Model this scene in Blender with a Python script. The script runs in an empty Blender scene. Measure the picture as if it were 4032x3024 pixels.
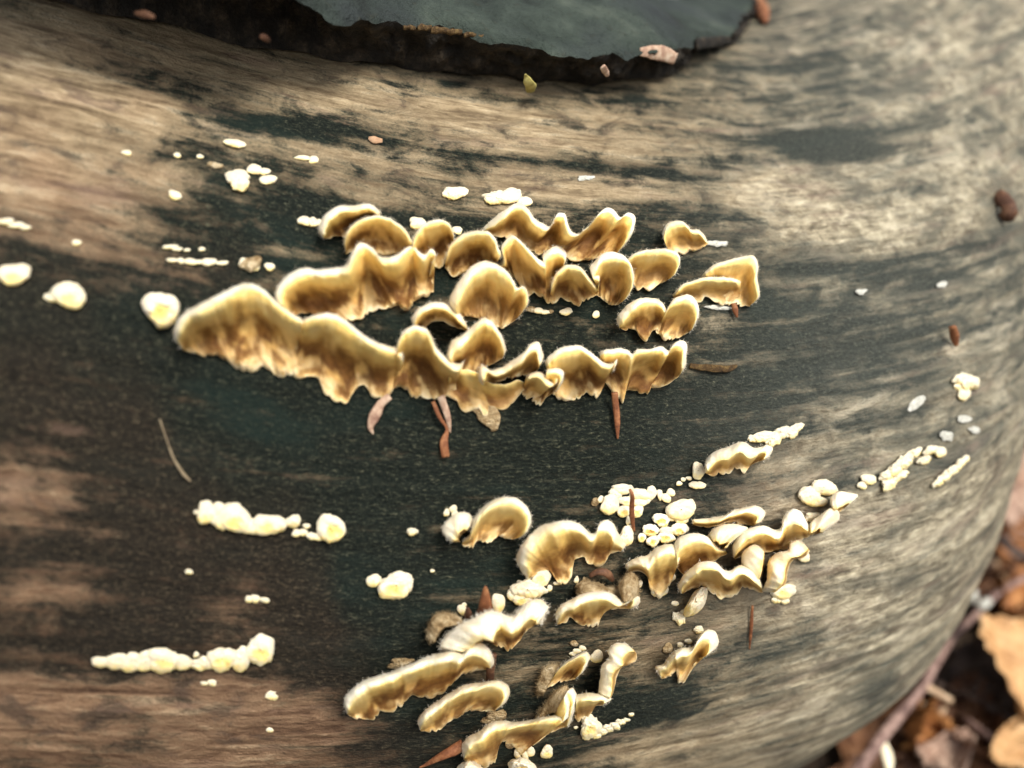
import bpy, math, random
import numpy as np
from mathutils import Vector
from mathutils.bvhtree import BVHTree

# ------------------------------------------------------------------ camera, sky, sun, exposure
SC = bpy.context.scene
COL = SC.collection
PITCH = math.radians(25.0)          # the phone looks a little down at the flank of the log
CAM_H = 0.258                       # metres above the leaf litter
FPX = 3046.0                        # focal length in photograph pixels (4032 wide)
cam_d = bpy.data.cameras.new('camera')
cam_d.sensor_width = 36.0
cam_d.lens = 36.0 * FPX / 4032.0
cam_d.clip_start = 0.005
cam_d.clip_end = 500.0
cam_d.dof.use_dof = True
cam_d.dof.focus_distance = 0.158
cam_d.dof.aperture_fstop = 6.5
cam = bpy.data.objects.new('camera', cam_d)
cam.location = (0, 0, CAM_H)
cam.rotation_euler = (math.pi / 2 - PITCH, 0, 0)
COL.objects.link(cam)
SC.camera = cam

SUN_EL, SUN_AZ = math.radians(53), math.radians(143)     # azimuth clockwise from +Y (away from the camera)
world = bpy.data.worlds.new('World'); SC.world = world; world.use_nodes = True
wn = world.node_tree.nodes; wl = world.node_tree.links
sky = wn.new('ShaderNodeTexSky'); sky.sky_type = 'NISHITA'; sky.sun_disc = False
sky.sun_elevation = SUN_EL; sky.sun_rotation = SUN_AZ
sky.air_density = 1.0; sky.dust_density = 3.0; sky.ozone_density = 1.0
bg = wn['Background']; bg.inputs['Strength'].default_value = 0.13
cloud = wn.new('ShaderNodeHueSaturation')            # thin high cloud: the blue of the sky is washed out
cloud.inputs['Saturation'].default_value = 0.30
wl.new(sky.outputs[0], cloud.inputs['Color']); wl.new(cloud.outputs[0], bg.inputs[0])
sun_d = bpy.data.lights.new('sun', 'SUN'); sun_d.energy = 2.7; sun_d.angle = math.radians(24)
sun_d.color = (1.0, 0.93, 0.82)
sun = bpy.data.objects.new('sun', sun_d)
sdir = Vector((math.sin(SUN_AZ) * math.cos(SUN_EL), math.cos(SUN_AZ) * math.cos(SUN_EL), math.sin(SUN_EL)))
sun.rotation_euler = (-sdir).to_track_quat('-Z', 'Y').to_euler()
sun.location = (0.3, 0.2, 1.5)
COL.objects.link(sun)
SC.view_settings.view_transform = 'Standard'
SC.view_settings.look = 'None'
SC.view_settings.exposure = 0.72
SC.view_settings.gamma = 1.0
SC.view_settings.use_curve_mapping = False

# ------------------------------------------------------------------ helpers: noise
rng = np.random.default_rng(7)
_PERM = rng.random((64, 256, 256))
def vnoise(x, y, seed=0):
    x = np.asarray(x, float); y = np.asarray(y, float)
    xi = np.floor(x).astype(int); yi = np.floor(y).astype(int)
    fx = x - xi; fy = y - yi
    fx = fx * fx * (3 - 2 * fx); fy = fy * fy * (3 - 2 * fy)
    g = _PERM[seed % 64]
    a = g[xi & 255, yi & 255]; b = g[(xi + 1) & 255, yi & 255]
    c = g[xi & 255, (yi + 1) & 255]; d = g[(xi + 1) & 255, (yi + 1) & 255]
    return (a * (1 - fx) + b * fx) * (1 - fy) + (c * (1 - fx) + d * fx) * fy      # 0..1
def fbm(x, y, seed=0, octv=4, gain=0.5):
    v = 0; amp = 1; tot = 0
    for k in range(octv):
        v = v + amp * vnoise(np.asarray(x) * 2 ** k + 17.3 * k, np.asarray(y) * 2 ** k + 5.1 * k, seed + k)
        tot += amp; amp *= gain
    return v / tot
def sstep(a, b, x):
    t = np.clip((np.asarray(x, float) - a) / (b - a), 0, 1); return t * t * (3 - 2 * t)

# ------------------------------------------------------------------ helpers: photograph pixels to directions
CP, SP = math.cos(PITCH), math.sin(PITCH)
CAM = np.array([0, 0, CAM_H])
def cam2world(p):
    p = np.asarray(p, float); x, y, z = p[..., 0], p[..., 1], p[..., 2]
    return np.stack([x, y * SP - z * CP, y * CP + z * SP], -1) + CAM
def ray(px, py):                    # direction with unit depth
    px = np.asarray(px, float); py = np.asarray(py, float)
    return cam2world(np.stack([(px - 2016) / FPX, (1512 - py) / FPX, -np.ones_like(px)], -1)) - CAM
def project(P):
    q = P - CAM; x = q[..., 0]; y = q[..., 1] * SP + q[..., 2] * CP; z = -(-q[..., 1] * CP + q[..., 2] * SP)
    z = np.maximum(z, 1e-4)
    return 2016 + FPX * x / z, 1512 - FPX * y / z, z

# ------------------------------------------------------------------ helpers: objects
def link(o, parent=None):
    COL.objects.link(o)
    if parent is not None: o.parent = parent
    return o
def tag(o, label, cat, group=None, kind=None):
    o['label'] = label; o['category'] = cat
    if group: o['group'] = group
    if kind: o['kind'] = kind
    return o
def empty(name, loc, parent=None):
    o = bpy.data.objects.new(name, None); o.empty_display_size = 0.005; o.location = loc
    return link(o, parent)
def mesh_obj(name, V, F, mat, parent=None, origin=None, attrs=None, normals=None, smooth=True):
    V = np.asarray(V, float)
    if origin is None: origin = np.zeros(3)
    V = V - np.asarray(origin, float)
    me = bpy.data.meshes.new(name)
    if isinstance(F, np.ndarray):
        k = F.shape[1]
        me.vertices.add(len(V)); me.vertices.foreach_set('co', V.ravel())
        me.loops.add(F.size); me.loops.foreach_set('vertex_index', F.ravel().astype(np.int32))
        me.polygons.add(len(F)); me.polygons.foreach_set('loop_start', np.arange(0, F.size, k, dtype=np.int32))
        me.update(calc_edges=True)
    else:
        me.from_pydata([tuple(v) for v in V], [], F)
    me.validate()
    if smooth: me.polygons.foreach_set('use_smooth', np.ones(len(me.polygons), bool))
    for nm, arr in (attrs or {}).items():
        arr = np.asarray(arr, float)
        if arr.ndim == 2:
            a = me.attributes.new(nm, 'FLOAT_VECTOR', 'POINT'); a.data.foreach_set('vector', arr.ravel())
        else:
            a = me.attributes.new(nm, 'FLOAT', 'POINT'); a.data.foreach_set('value', arr)
    if normals is not None:
        me.normals_split_custom_set_from_vertices([tuple(n) for n in normals])
    me.materials.append(mat)
    o = bpy.data.objects.new(name, me)
    if parent is None: o.location = origin
    return link(o, parent)
def grid_faces(n, m, wrap_m=False):
    i = np.arange(n - 1)[:, None]; j = np.arange(m if wrap_m else m - 1)[None, :]
    a = i * m + j; b = i * m + (j + 1) % m; c = (i + 1) * m + (j + 1) % m; d = (i + 1) * m + j
    return np.stack([a, b, c, d], -1).reshape(-1, 4)
def grid_normals(G):
    du = np.gradient(G, axis=0); dv = np.gradient(G, axis=1)
    N = np.cross(du, dv); return N / np.maximum(np.linalg.norm(N, axis=-1, keepdims=True), 1e-12)
def catmull(P, n, closed=False):
    P = np.asarray(P, float); k = len(P)
    if k == 2:
        t = np.linspace(0, 1, n)[:, None]; return P[0] * (1 - t) + P[1] * t
    ext = np.vstack([2 * P[0] - P[1], P, 2 * P[-1] - P[-2]])
    sub = 14; out = []
    for i in range(k - 1):
        p0, p1, p2, p3 = ext[i:i + 4]
        t = np.linspace(0, 1, sub, endpoint=False)[:, None]
        out.append(0.5 * (2 * p1 + (p2 - p0) * t + (2 * p0 - 5 * p1 + 4 * p2 - p3) * t ** 2 + (3 * p1 - p0 - 3 * p2 + p3) * t ** 3))
    out.append(P[-1:]); Q = np.vstack(out)
    L = np.r_[0, np.cumsum(np.linalg.norm(np.diff(Q, axis=0), axis=1))]
    u = np.linspace(0, L[-1], n)
    return np.stack([np.interp(u, L, Q[:, c]) for c in range(P.shape[1])], -1)

# ------------------------------------------------------------------ helpers: materials
class NT:
    def __init__(self, name):
        self.m = bpy.data.materials.new(name); self.m.use_nodes = True
        self.t = self.m.node_tree; self.n = self.t.nodes; self.l = self.t.links
        self.b = self.n['Principled BSDF']
    def node(self, typ, **kw):
        nd = self.n.new(typ)
        for k, v in kw.items(): setattr(nd, k, v)
        return nd
    def put(self, src, dst):
        if isinstance(src, (int, float)): dst.default_value = src
        elif isinstance(src, tuple): dst.default_value = src if len(src) == len(dst.default_value) else (*src, 1.0)
        else: self.l.new(src, dst)
    def attr(self, name, out='Fac'):
        return self.node('ShaderNodeAttribute', attribute_name=name).outputs[out]
    def coords(self, src, scale=(1, 1, 1), loc=(0, 0, 0)):
        mp = self.node('ShaderNodeMapping'); self.put(src, mp.inputs['Vector'])
        mp.inputs['Scale'].default_value = scale; mp.inputs['Location'].default_value = loc
        return mp.outputs[0]
    def noise(self, vec, scale=1.0, detail=4, rough=0.55, dist=0.0):
        nd = self.node('ShaderNodeTexNoise'); self.put(vec, nd.inputs['Vector'])
        nd.inputs['Scale'].default_value = scale; nd.inputs['Detail'].default_value = detail
        nd.inputs['Roughness'].default_value = rough; nd.inputs['Distortion'].default_value = dist
        return nd.outputs['Fac']
    def math(self, op, a, b=0.0, c=0.0, clamp=False):
        nd = self.node('ShaderNodeMath', operation=op); nd.use_clamp = clamp
        self.put(a, nd.inputs[0]); self.put(b, nd.inputs[1]); self.put(c, nd.inputs[2]); return nd.outputs[0]
    def ramp(self, fac, stops, interp='LINEAR'):
        nd = self.node('ShaderNodeValToRGB'); nd.color_ramp.interpolation = interp
        el = nd.color_ramp.elements
        while len(el) < len(stops): el.new(0.5)
        for e, (p, c) in zip(el, stops):
            e.position = p; e.color = (*c, 1.0) if len(c) == 3 else c
        self.put(fac, nd.inputs[0]); return nd.outputs[0]
    def mix(self, fac, a, b, mode='MIX'):
        nd = self.node('ShaderNodeMix', data_type='RGBA', blend_type=mode)
        self.put(fac, nd.inputs[0]); self.put(a, nd.inputs[6]); self.put(b, nd.inputs[7]); return nd.outputs[2]
    def smooth(self, v, a, b):
        nd = self.node('ShaderNodeMapRange', interpolation_type='SMOOTHSTEP')
        self.put(v, nd.inputs[0]); nd.inputs[1].default_value = a; nd.inputs[2].default_value = b
        return nd.outputs[0]
    def bump(self, h, strength=0.5, dist=0.001, prev=None):
        nd = self.node('ShaderNodeBump'); nd.inputs['Strength'].default_value = strength
        nd.inputs['Distance'].default_value = dist; self.put(h, nd.inputs['Height'])
        if prev is not None: self.l.new(prev, nd.inputs['Normal'])
        return nd.outputs[0]
    def done(self, color, rough=0.8, normal=None, spec=0.3, sss=0.0, sss_r=(0.002, 0.001, 0.0005)):
        self.put(color, self.b.inputs['Base Color']); self.put(rough, self.b.inputs['Roughness'])
        self.b.inputs['Specular IOR Level'].default_value = spec
        if normal is not None: self.l.new(normal, self.b.inputs['Normal'])
        if sss > 0:
            self.b.inputs['Subsurface Weight'].default_value = sss
            self.b.inputs['Subsurface Radius'].default_value = sss_r
            self.b.inputs['Subsurface Scale'].default_value = 1.0
        return self.m
    def obj(self): return self.node('ShaderNodeTexCoord').outputs['Object']

# ------------------------------------------------------------------ the log: a bent trunk lying in the litter
AX = cam2world(np.array([
    (-0.75, 0.1, -0.16), (-0.45, 0.055, -0.195), (-0.25, 0.022, -0.228), (-0.1, -0.006, -0.268), (-0.02, -0.016, -0.288),
    (0.05, -0.01, -0.313), (0.105, 0.014, -0.345), (0.155, 0.055, -0.38), (0.195, 0.105, -0.425), (0.25, 0.19, -0.5), (0.34, 0.31, -0.62)]))
NA = 900
AXIS = catmull(AX, NA)
ALEN = float(np.sum(np.linalg.norm(np.diff(AXIS, axis=0), axis=1)))
TAN = np.gradient(AXIS, axis=0); TAN /= np.linalg.norm(TAN, axis=1, keepdims=True)
for _ in range(30): TAN[1:-1] = (TAN[:-2] + TAN[1:-1] * 2 + TAN[2:]) / 4
TAN /= np.linalg.norm(TAN, axis=1, keepdims=True)
UPV = np.array([0, 0, 1.0]) - TAN * TAN[:, 2:3]; UPV /= np.linalg.norm(UPV, axis=1, keepdims=True)
FRV = np.cross(TAN, UPV)
SVAL = np.linspace(0, ALEN, NA)
R0 = 0.140
TAPER = (0.46, 0.808, 0.95)     # the trunk narrows past the bend
def frame(s):
    g = lambda A: np.stack([np.interp(s, SVAL, A[:, c]) for c in range(3)], -1)
    return g(AXIS), g(FRV), g(UPV)
def radius(s, ph):
    wob = (fbm(s * 5 + 3, np.cos(ph) * 1.3 + 5, 11, 3) - 0.5) * 0.010 + (fbm(s * 3 + 9, np.sin(ph) * 1.5 + 8, 14, 2) - 0.5) * 0.008
    fine = (fbm(s * 16, ph * 9, 21, 3) - 0.5) * 0.0024
    return R0 * (1 - TAPER[0] * sstep(TAPER[1], TAPER[2], s) * sstep(1.0, -0.25, ph)) + wob + fine
def logpt(s, ph, h=0.0):
    A, f, u = frame(s); r = (radius(s, ph) + h)[..., None]
    return A + r * (np.cos(ph)[..., None] * f + np.sin(ph)[..., None] * u)
def to_log(P):                       # world point -> (s, phi)
    P = np.atleast_2d(P)
    D = ((P[:, None, :] - AXIS[None]) ** 2).sum(-1); k = D.argmin(1); q = P - AXIS[k]
    s = SVAL[k] + (q * TAN[k]).sum(1)
    return s, np.arctan2((q * UPV[k]).sum(1), (q * FRV[k]).sum(1))

# depth of the log along each pixel's ray (coarse surface), used to set things down on it
ns_, np_ = 420, 260
sg, pg = np.meshgrid(np.linspace(0.15, ALEN - 0.05, ns_), np.radians(np.linspace(-100, 150, np_)), indexing='ij')
CG = logpt(sg, pg)
bvh = BVHTree.FromPolygons([tuple(v) for v in CG.reshape(-1, 3)], grid_faces(ns_, np_).tolist())
STEP = 12; PX0, PX1, PY0, PY1 = -480, 4512, -480, 3504
gx = np.arange(PX0, PX1 + 1, STEP); gy = np.arange(PY0, PY1 + 1, STEP)
GX, GY = np.meshgrid(gx, gy, indexing='ij')
RD = ray(GX, GY)
DEP = np.full(GX.shape, np.nan)
camv = Vector(CAM)
RL = np.linalg.norm(RD, axis=-1)
for i in range(GX.shape[0]):
    for j in range(GX.shape[1]):
        hit = bvh.ray_cast(camv, Vector(RD[i, j]))
        if hit[0] is not None: DEP[i, j] = hit[3] / RL[i, j]
HITM = ~np.isnan(DEP)
for j in range(DEP.shape[0]):                                   # beyond the silhouette keep the last depth
    row = DEP[j]; ok = ~np.isnan(row)
    if ok.any(): row[~ok] = np.interp(np.flatnonzero(~ok), np.flatnonzero(ok), row[ok])
DEP[np.isnan(DEP)] = 0.3
SURF = CAM + RD * DEP[..., None]
NRM = grid_normals(SURF); NRM *= np.sign((NRM * -RD).sum(-1, keepdims=True) + 1e-9)
def bil(A, px, py):
    u = np.clip((np.asarray(px, float) - PX0) / STEP, 0, A.shape[0] - 1.001); v = np.clip((np.asarray(py, float) - PY0) / STEP, 0, A.shape[1] - 1.001)
    i = u.astype(int); j = v.astype(int); fu = u - i; fv = v - j
    if A.ndim == 3: fu = fu[..., None]; fv = fv[..., None]
    return A[i, j] * (1 - fu) * (1 - fv) + A[i + 1, j] * fu * (1 - fv) + A[i, j + 1] * (1 - fu) * fv + A[i + 1, j + 1] * fu * fv
def lift(px, py, h):                 # point above pixel (px,py) whose height over the wood is h metres
    d = ray(px, py); t = bil(DEP, px, py); n = bil(NRM, px, py)
    ln = np.linalg.norm(d, axis=-1); c = np.clip(-(n * d).sum(-1) / ln / np.linalg.norm(n, axis=-1), 0.45, 1)
    return CAM + d * (t - np.asarray(h) / c / ln)[..., None]
def scale_at(px, py): return bil(DEP, np.asarray(px, float), np.asarray(py, float)) / FPX     # metres per photograph pixel

# stain maps of the wood, read off the photograph on a 182 px raster: 0 bare wood .. 9 black algae
DARK = np.array([[int(c) for c in r] for r in (
    '65555555555555555544433',
    '22344444444455555554433',
    '23334433444455665565444',
    '22235664443333446775444',
    '33334566555444553234433',
    '54456788777666665434545',
    '88767888887777777766655',
    '99999888887788887777655',
    '78899999999988777777644',
    '87778999999998888755433',
    '56788999999999986544433',
    '55788999999999986444333',
    '76677899999998765434433',
    '55677679998887654434444',
    '77887569977666556545544',
    '33344345787667764544444',
    '33443345788774334555555')]) / 9.0
WARM = np.array([[int(c) for c in r] for r in (      # 0 grey wood .. 9 red-brown wood
    '33333333333333332221111',
    '44544333333333322221111',
    '44453332233333222211111',
    '55444333333332222111111',
    '56554443333322211111222',
    '66655533333322111111222',
    '66666633333222211112223',
    '66655533322222221123333',
    '77665444433333333334444',
    '77775544443333344455444',
    '77776554433333345655333',
    '77777665433333457764333',
    '88888776433334567643333',
    '88888887433334455433333',
    '88888888643344443333333',
    '88888888754444333333333',
    '88888888765444333333333')]) / 9.0
def raster(A, px, py):
    u = np.clip(px / 182.3, 0, A.shape[1] - 1.001); v = np.clip(py / 182.3, 0, A.shape[0] - 1.001)
    i = v.astype(int); j = u.astype(int); fv = v - i; fu = u - j
    fv = fv * fv * (3 - 2 * fv); fu = fu * fu * (3 - 2 * fu)
    return (A[i, j] * (1 - fu) + A[i, j + 1] * fu) * (1 - fv) + (A[i + 1, j] * (1 - fu) + A[i + 1, j + 1] * fu) * fv
BLOTS = [  # single stains: x, y, half length, half width, tilt, amount (photograph pixels)
    (1260, 515, 400, 48, 0.13, .5), (2280, 660, 500, 34, 0.10, .55), (3250, 575, 190, 55, 0.03, .5), (640, 330, 330, 50, .2, .3),
    (3420, 2730, 140, 110, -.6, .35), (3180, 2480, 170, 60, -.5, .35), (1380, 2480, 300, 170, -.1, .35), (2520, 2790, 230, 70, -.35, .4),
    (1800, 650, 110, 60, .1, .3), (3420, 880, 300, 120, -.1, -.25), (3050, 760, 300, 90, 0, -.25), (2550, 1480, 250, 60, 0, -.12),
    (150, 1960, 260, 60, .05, -.25), (250, 2360, 260, 60, .0, -.2), (1000, 560, 380, 40, .16, -.2), (250, 350, 420, 60, .2, -.25),
    (2350, 760, 420, 30, .08, -.25), (2100, 440, 900, 40, .05, -.12), (3000, 1950, 220, 120, -.4, -.2), (1160, 1010, 260, 30, .12, -.35),
    (2760, 1290, 160, 40, -.15, -.25), (3560, 330, 260, 110, -.3, -.15), (3300, 2350, 300, 110, -.45, -.25), (1250, 2920, 260, 60, -.2, -.2)]
def stain(P, s, ph):
    px, py, z = project(P)
    wx = (fbm(s * 14, ph * R0 * 90, 31, 3) - .5) * 260; wy = (fbm(s * 14 + 40, ph * R0 * 60, 35, 3) - .5) * 150
    d = raster(DARK, px + wx, py + wy); w = raster(WARM, px + wx, py + wy)
    for (bx, by, a, b, tl, k) in BLOTS:
        c, si = math.cos(tl), math.sin(tl); ux = (px + wx * .5 - bx) * c + (py + wy * .35 - by) * si; uy = -(px + wx * .5 - bx) * si + (py + wy * .35 - by) * c
        d = d + k * np.exp(-((ux / a) ** 2 + (uy / b) ** 2) ** 1.5)
    d = d - .20 * sstep(2700, 3400, px) * sstep(1700, 2400, py) - .10 * sstep(900, 100, px) * sstep(1000, 500, py)
    d = np.where(d > .75, .75 + (d - .75) * 1.0, d) - .0
    return np.clip(d, 0, 1.15), w, px

M = {}
def wood_material():
    t = NT('weathered_wood'); co = t.attr('log_co', 'Vector')
    dark = t.attr('dark'); warm = t.attr('warm'); pale = t.attr('pale')
    streak = t.noise(t.coords(co, (26, 300, 1)), 1, 6, .64, .5)
    long_ = t.noise(t.coords(co, (10, 120, 1), (3, 8, 0)), 1, 5, .62, .6)
    dash = t.noise(t.coords(co, (130, 800, 1), (7, 3, 0)), 1, 4, .62, .4)
    blot = t.noise(t.coords(co, (95, 170, 1), (9, 2, 0)), 1, 6, .66, .8)
    mott = t.noise(t.coords(co, (330, 420, 1), (2, 6, 0)), 1, 5, .68, .6)
    fine = t.noise(t.coords(co, (700, 1500, 1), (1, 4, 0)), 1, 4, .68, .5)
    grit = t.noise(t.coords(co, (1700, 2100, 1)), 1, 3, .72)
    # bare wood: tan to red-brown to grey
    g = t.math('ADD', t.math('MULTIPLY', streak, .46), t.math('MULTIPLY', dash, .36))
    g = t.math('ADD', g, t.math('MULTIPLY', mott, .18))
    g2 = t.math('ADD', t.math('MULTIPLY', streak, .24), t.math('MULTIPLY', dash, .30))
    g2 = t.math('ADD', g2, t.math('MULTIPLY', mott, .46))
    tan_ = t.ramp(g, [(.34, (.075, .050, .030)), (.44, (.19, .142, .084)), (.53, (.38, .295, .180)), (.63, (.69, .57, .385))])
    red_ = t.ramp(g, [(.34, (.034, .018, .011)), (.44, (.115, .066, .038)), (.53, (.24, .150, .088)), (.64, (.54, .40, .25))])
    gry_ = t.ramp(g2, [(.36, (.060, .054, .040)), (.45, (.17, .150, .106)), (.53, (.36, .322, .228)), (.62, (.68, .62, .46))])
    wood = t.mix(t.smooth(warm, .30, .85), tan_, red_)
    wood = t.mix(pale, wood, gry_)
    wood = t.mix(t.math('MULTIPLY', t.smooth(blot, .52, .66), .6), wood, (.085, .058, .044))
    smoke = t.noise(t.coords(co, (42, 85, 1), (19, 7, 0)), 1, 5, .66, .9)
    wood = t.mix(t.math('MULTIPLY', t.math('MULTIPLY', t.smooth(smoke, .47, .62), pale), .8), wood, (.085, .082, .064))
    wood = t.mix(t.math('MULTIPLY', t.math('MULTIPLY', t.smooth(smoke, .46, .34), pale), .65), wood, t.mix(.6, wood, (.72, .65, .49)))
    pink = t.noise(t.coords(co, (45, 160, 1), (33, 12, 0)), 1, 4, .55)
    wood = t.mix(t.math('MULTIPLY', t.smooth(pink, .54, .70), .25), wood, (.29, .195, .155))
    # algae: green-black film with fine paler fibres
    fb = t.math('ADD', t.math('MULTIPLY', fine, .55), t.math('MULTIPLY', grit, .45))
    alg = t.ramp(fb, [(.36, (.0026, .0046, .0036)), (.50, (.0074, .0112, .0084)), (.565, (.023, .027, .0185)), (.63, (.072, .074, .047)), (.71, (.19, .185, .125))])
    teal = t.noise(t.coords(co, (30, 70, 1), (5, 5, 0)), 1, 4, .55)
    alg = t.mix(t.math('MULTIPLY', t.smooth(teal, .50, .66), .55), alg, (.010, .0215, .0175))
    alg = t.mix(t.math('MULTIPLY', t.smooth(warm, .50, .85), .75), alg, t.ramp(fb, [(.36, (.008, .006, .0045)), (.52, (.024, .017, .011)), (.62, (.075, .053, .032)), (.72, (.17, .125, .075))]))
    alg = t.mix(t.math('MULTIPLY', pale, .85), alg, t.ramp(fb, [(.34, (.030, .035, .031)), (.54, (.064, .070, .060)), (.70, (.14, .14, .112))]))
    v = t.math('ADD', dark, t.math('MULTIPLY', t.math('SUBTRACT', long_, .5), 1.0))
    v = t.math('ADD', v, t.math('MULTIPLY', t.math('SUBTRACT', streak, .5), 1.25))
    v = t.math('ADD', v, t.math('MULTIPLY', t.math('SUBTRACT', blot, .5), 1.0))
    v = t.math('ADD', v, t.math('MULTIPLY', t.math('SUBTRACT', mott, .5), .55))
    v = t.math('ADD', v, t.math('MULTIPLY', t.math('SUBTRACT', grit, .5), .45))
    v = t.math('ADD', v, t.math('MULTIPLY', t.math('SUBTRACT', dash, .5), .6))
    col = t.mix(t.smooth(v, .15, .84), wood, alg)
    h = t.math('ADD', t.math('MULTIPLY', streak, 1.0), t.math('MULTIPLY', dash, .7))
    h = t.math('ADD', h, t.math('MULTIPLY', fine, .4)); h = t.math('ADD', h, t.math('MULTIPLY', grit, .4)); h = t.math('ADD', h, t.math('MULTIPLY', mott, .7))
    hd = t.math('ADD', t.math('MULTIPLY', fine, .55), t.math('MULTIPLY', grit, .7)); hd = t.math('ADD', hd, t.math('MULTIPLY', mott, .9)); hd = t.math('ADD', hd, t.math('MULTIPLY', streak, .5))
    wv = t.smooth(v, .3, .75); h = t.math('ADD', t.math('MULTIPLY', h, t.math('SUBTRACT', 1.0, wv)), t.math('MULTIPLY', hd, wv))
    nrm = t.bump(h, .9, .0012)
    return t.done(col, t.mix(t.smooth(v, .3, .74), (.60,) * 3, (.8,) * 3), nrm, .16)
M['wood'] = wood_material()

def build_log():
    root = empty('fallen_log', tuple(AXIS[NA // 2] - np.array([0, 0, R0])))
    tag(root, 'thick bark-stripped fallen log with tan wood, black algae stains and fungi', 'log')
    org = np.array(root.location)
    s0 = float(to_log(cam2world([(-0.16, 0, -0.14)]))[0][0]); s1 = float(to_log(cam2world([(0.46, .15, -.50)]))[0][0])
    S = np.r_[np.linspace(0, s0, 40)[:-1], np.linspace(s0, s1, 760), np.linspace(s1, ALEN, 60)[1:]]
    Pd = np.r_[np.linspace(-62, 105, 640), np.linspace(105, 298, 66)[1:-1]]
    ss, pp = np.meshgrid(S, np.radians(Pd), indexing='ij')
    y = pp * R0
    fine = (fbm(ss * 30, y * 420, 41, 4, .6) - .5) * .00085 + (fbm(ss * 9, y * 110, 45, 3) - .5) * .0014
    V = logpt(ss, pp, fine - .0002)
    d, w, px = stain(V, ss, pp)
    pale = sstep(2300, 3500, px) * .9  # greyer wood towards the right, its colour also lightened for the bright haze
    lc = np.stack([ss, y, np.zeros_like(ss)], -1)
    n, m = ss.shape
    F = grid_faces(n, m, True)
    Vf = V.reshape(-1, 3)
    trunk = mesh_obj('trunk', Vf, F[:, ::-1].copy(), M['wood'], root, org,
        {'log_co': lc.reshape(-1, 3), 'dark': d.ravel(), 'warm': w.ravel(), 'pale': pale.ravel()})
    # broken ends
    for k, nm in ((0, 'broken_end'), (n - 1, 'broken_end')):
        ringv = V[k][::6]; c = ringv.mean(0); rings = []
        for q, f in enumerate((1.0, .8, .55, .3, .08)):
            jit = (rng.random((len(ringv), 1)) - .5) * .02 * (q > 0)
            rings.append(c + (ringv - c) * f + jit * TAN[0 if k == 0 else -1])
        G = np.array(rings); FF = grid_faces(*G.shape[:2], True)
        mesh_obj(nm, G.reshape(-1, 3), FF, M['wood'], root, org,
            {'log_co': G.reshape(-1, 3), 'dark': np.full(G.shape[0] * G.shape[1], .4), 'warm': np.full(G.shape[0] * G.shape[1], .6), 'pale': np.zeros(G.shape[0] * G.shape[1])})
    return root, org
LOG, LOG_ORG = build_log()

# ------------------------------------------------------------------ materials of the other things
def fungus_material():
    t = NT('fungus_flesh'); co = t.obj(); a = t.attr('tone'); brn = t.attr('brown')
    n1 = t.noise(co, 260, 4, .6); n2 = t.noise(co, 1100, 4, .65); n3 = t.noise(co, 90, 3, .5)
    f = t.math('ADD', a, t.math('MULTIPLY', t.math('SUBTRACT', n1, .5), .17))
    f = t.math('ADD', f, t.math('MULTIPLY', t.math('SUBTRACT', n2, .5), .14))
    f = t.math('ADD', f, t.math('MULTIPLY', t.math('SUBTRACT', n3, .5), .10))
    cold = t.ramp(f, [(0.0, (.48, .38, .24)), (.10, (.74, .68, .54)), (.25, (.86, .81, .66)), (.315, (.87, .76, .47)), (.365, (.87, .64, .215)), (.46, (.80, .53, .155)), (.55, (.56, .33, .088)), (.65, (.26, .125, .029)), (.76, (.120, .050, .0125)), (.85, (.20, .098, .028)), (.93, (.50, .32, .120)), (1.0, (.78, .63, .36))])
    pale = t.ramp(f, [(0.0, (.42, .33, .20)), (.10, (.60, .52, .37)), (.25, (.70, .61, .42)), (.36, (.86, .68, .29)), (.47, (.83, .59, .21)), (.60, (.72, .47, .155)), (.76, (.52, .31, .095)), (.88, (.66, .48, .23)), (1.0, (.80, .69, .46))])
    col = t.mix(brn, pale, cold)
    h = t.math('ADD', t.math('MULTIPLY', n2, .6), n1)
    nrm = t.bump(h, .35, .0005)
    return t.done(col, .7, nrm, .2, .18, (.0020, .0011, .0005))
M['fungus'] = fungus_material()
def fuzz_material():
    t = NT('fungus_hair'); n = t.noise(t.obj(), 300, 2)
    return t.done(t.ramp(n, [(.3, (.60, .52, .38)), (.6, (.80, .76, .66))]), .7, None, .2)
M['fuzz'] = fuzz_material()
def old_material():
    t = NT('old_fungus_felt'); co = t.obj(); n1 = t.noise(co, 240, 4, .6); n2 = t.noise(co, 1300, 4, .7)
    f = t.math('ADD', t.math('MULTIPLY', n1, .6), t.math('MULTIPLY', n2, .45))
    col = t.ramp(f, [(.36, (.11, .062, .025)), (.48, (.36, .25, .125)), (.57, (.58, .45, .265)), (.68, (.76, .65, .45))])
    return t.done(col, .85, t.bump(t.math('ADD', n1, n2), 1.0, .0016), .15)
M['old'] = old_material()
def simple(name, stops, scale=200, rough=.7, bump=.4, bd=.0006, stretch=(1, 1, 1), spec=.3):
    t = NT(name); co = t.coords(t.obj(), stretch); n = t.noise(co, scale, 5, .62, .3); n2 = t.noise(co, scale * 5, 3, .6)
    f = t.math('ADD', t.math('MULTIPLY', n, .75), t.math('MULTIPLY', n2, .25))
    return t.done(t.ramp(f, stops), rough, t.bump(f, bump, bd), spec)
M['scale'] = simple('bud_scale_brown', [(.35, (.085, .028, .012)), (.5, (.19, .070, .028)), (.65, (.34, .16, .070))], 400)
M['scale_pale'] = simple('bud_scale_pale', [(.35, (.22, .12, .085)), (.5, (.40, .27, .19)), (.65, (.56, .45, .34))], 500)
M['scale_dark'] = simple('scale_dark', [(.35, (.035, .014, .008)), (.5, (.085, .038, .020)), (.65, (.17, .085, .045))], 400)
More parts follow.
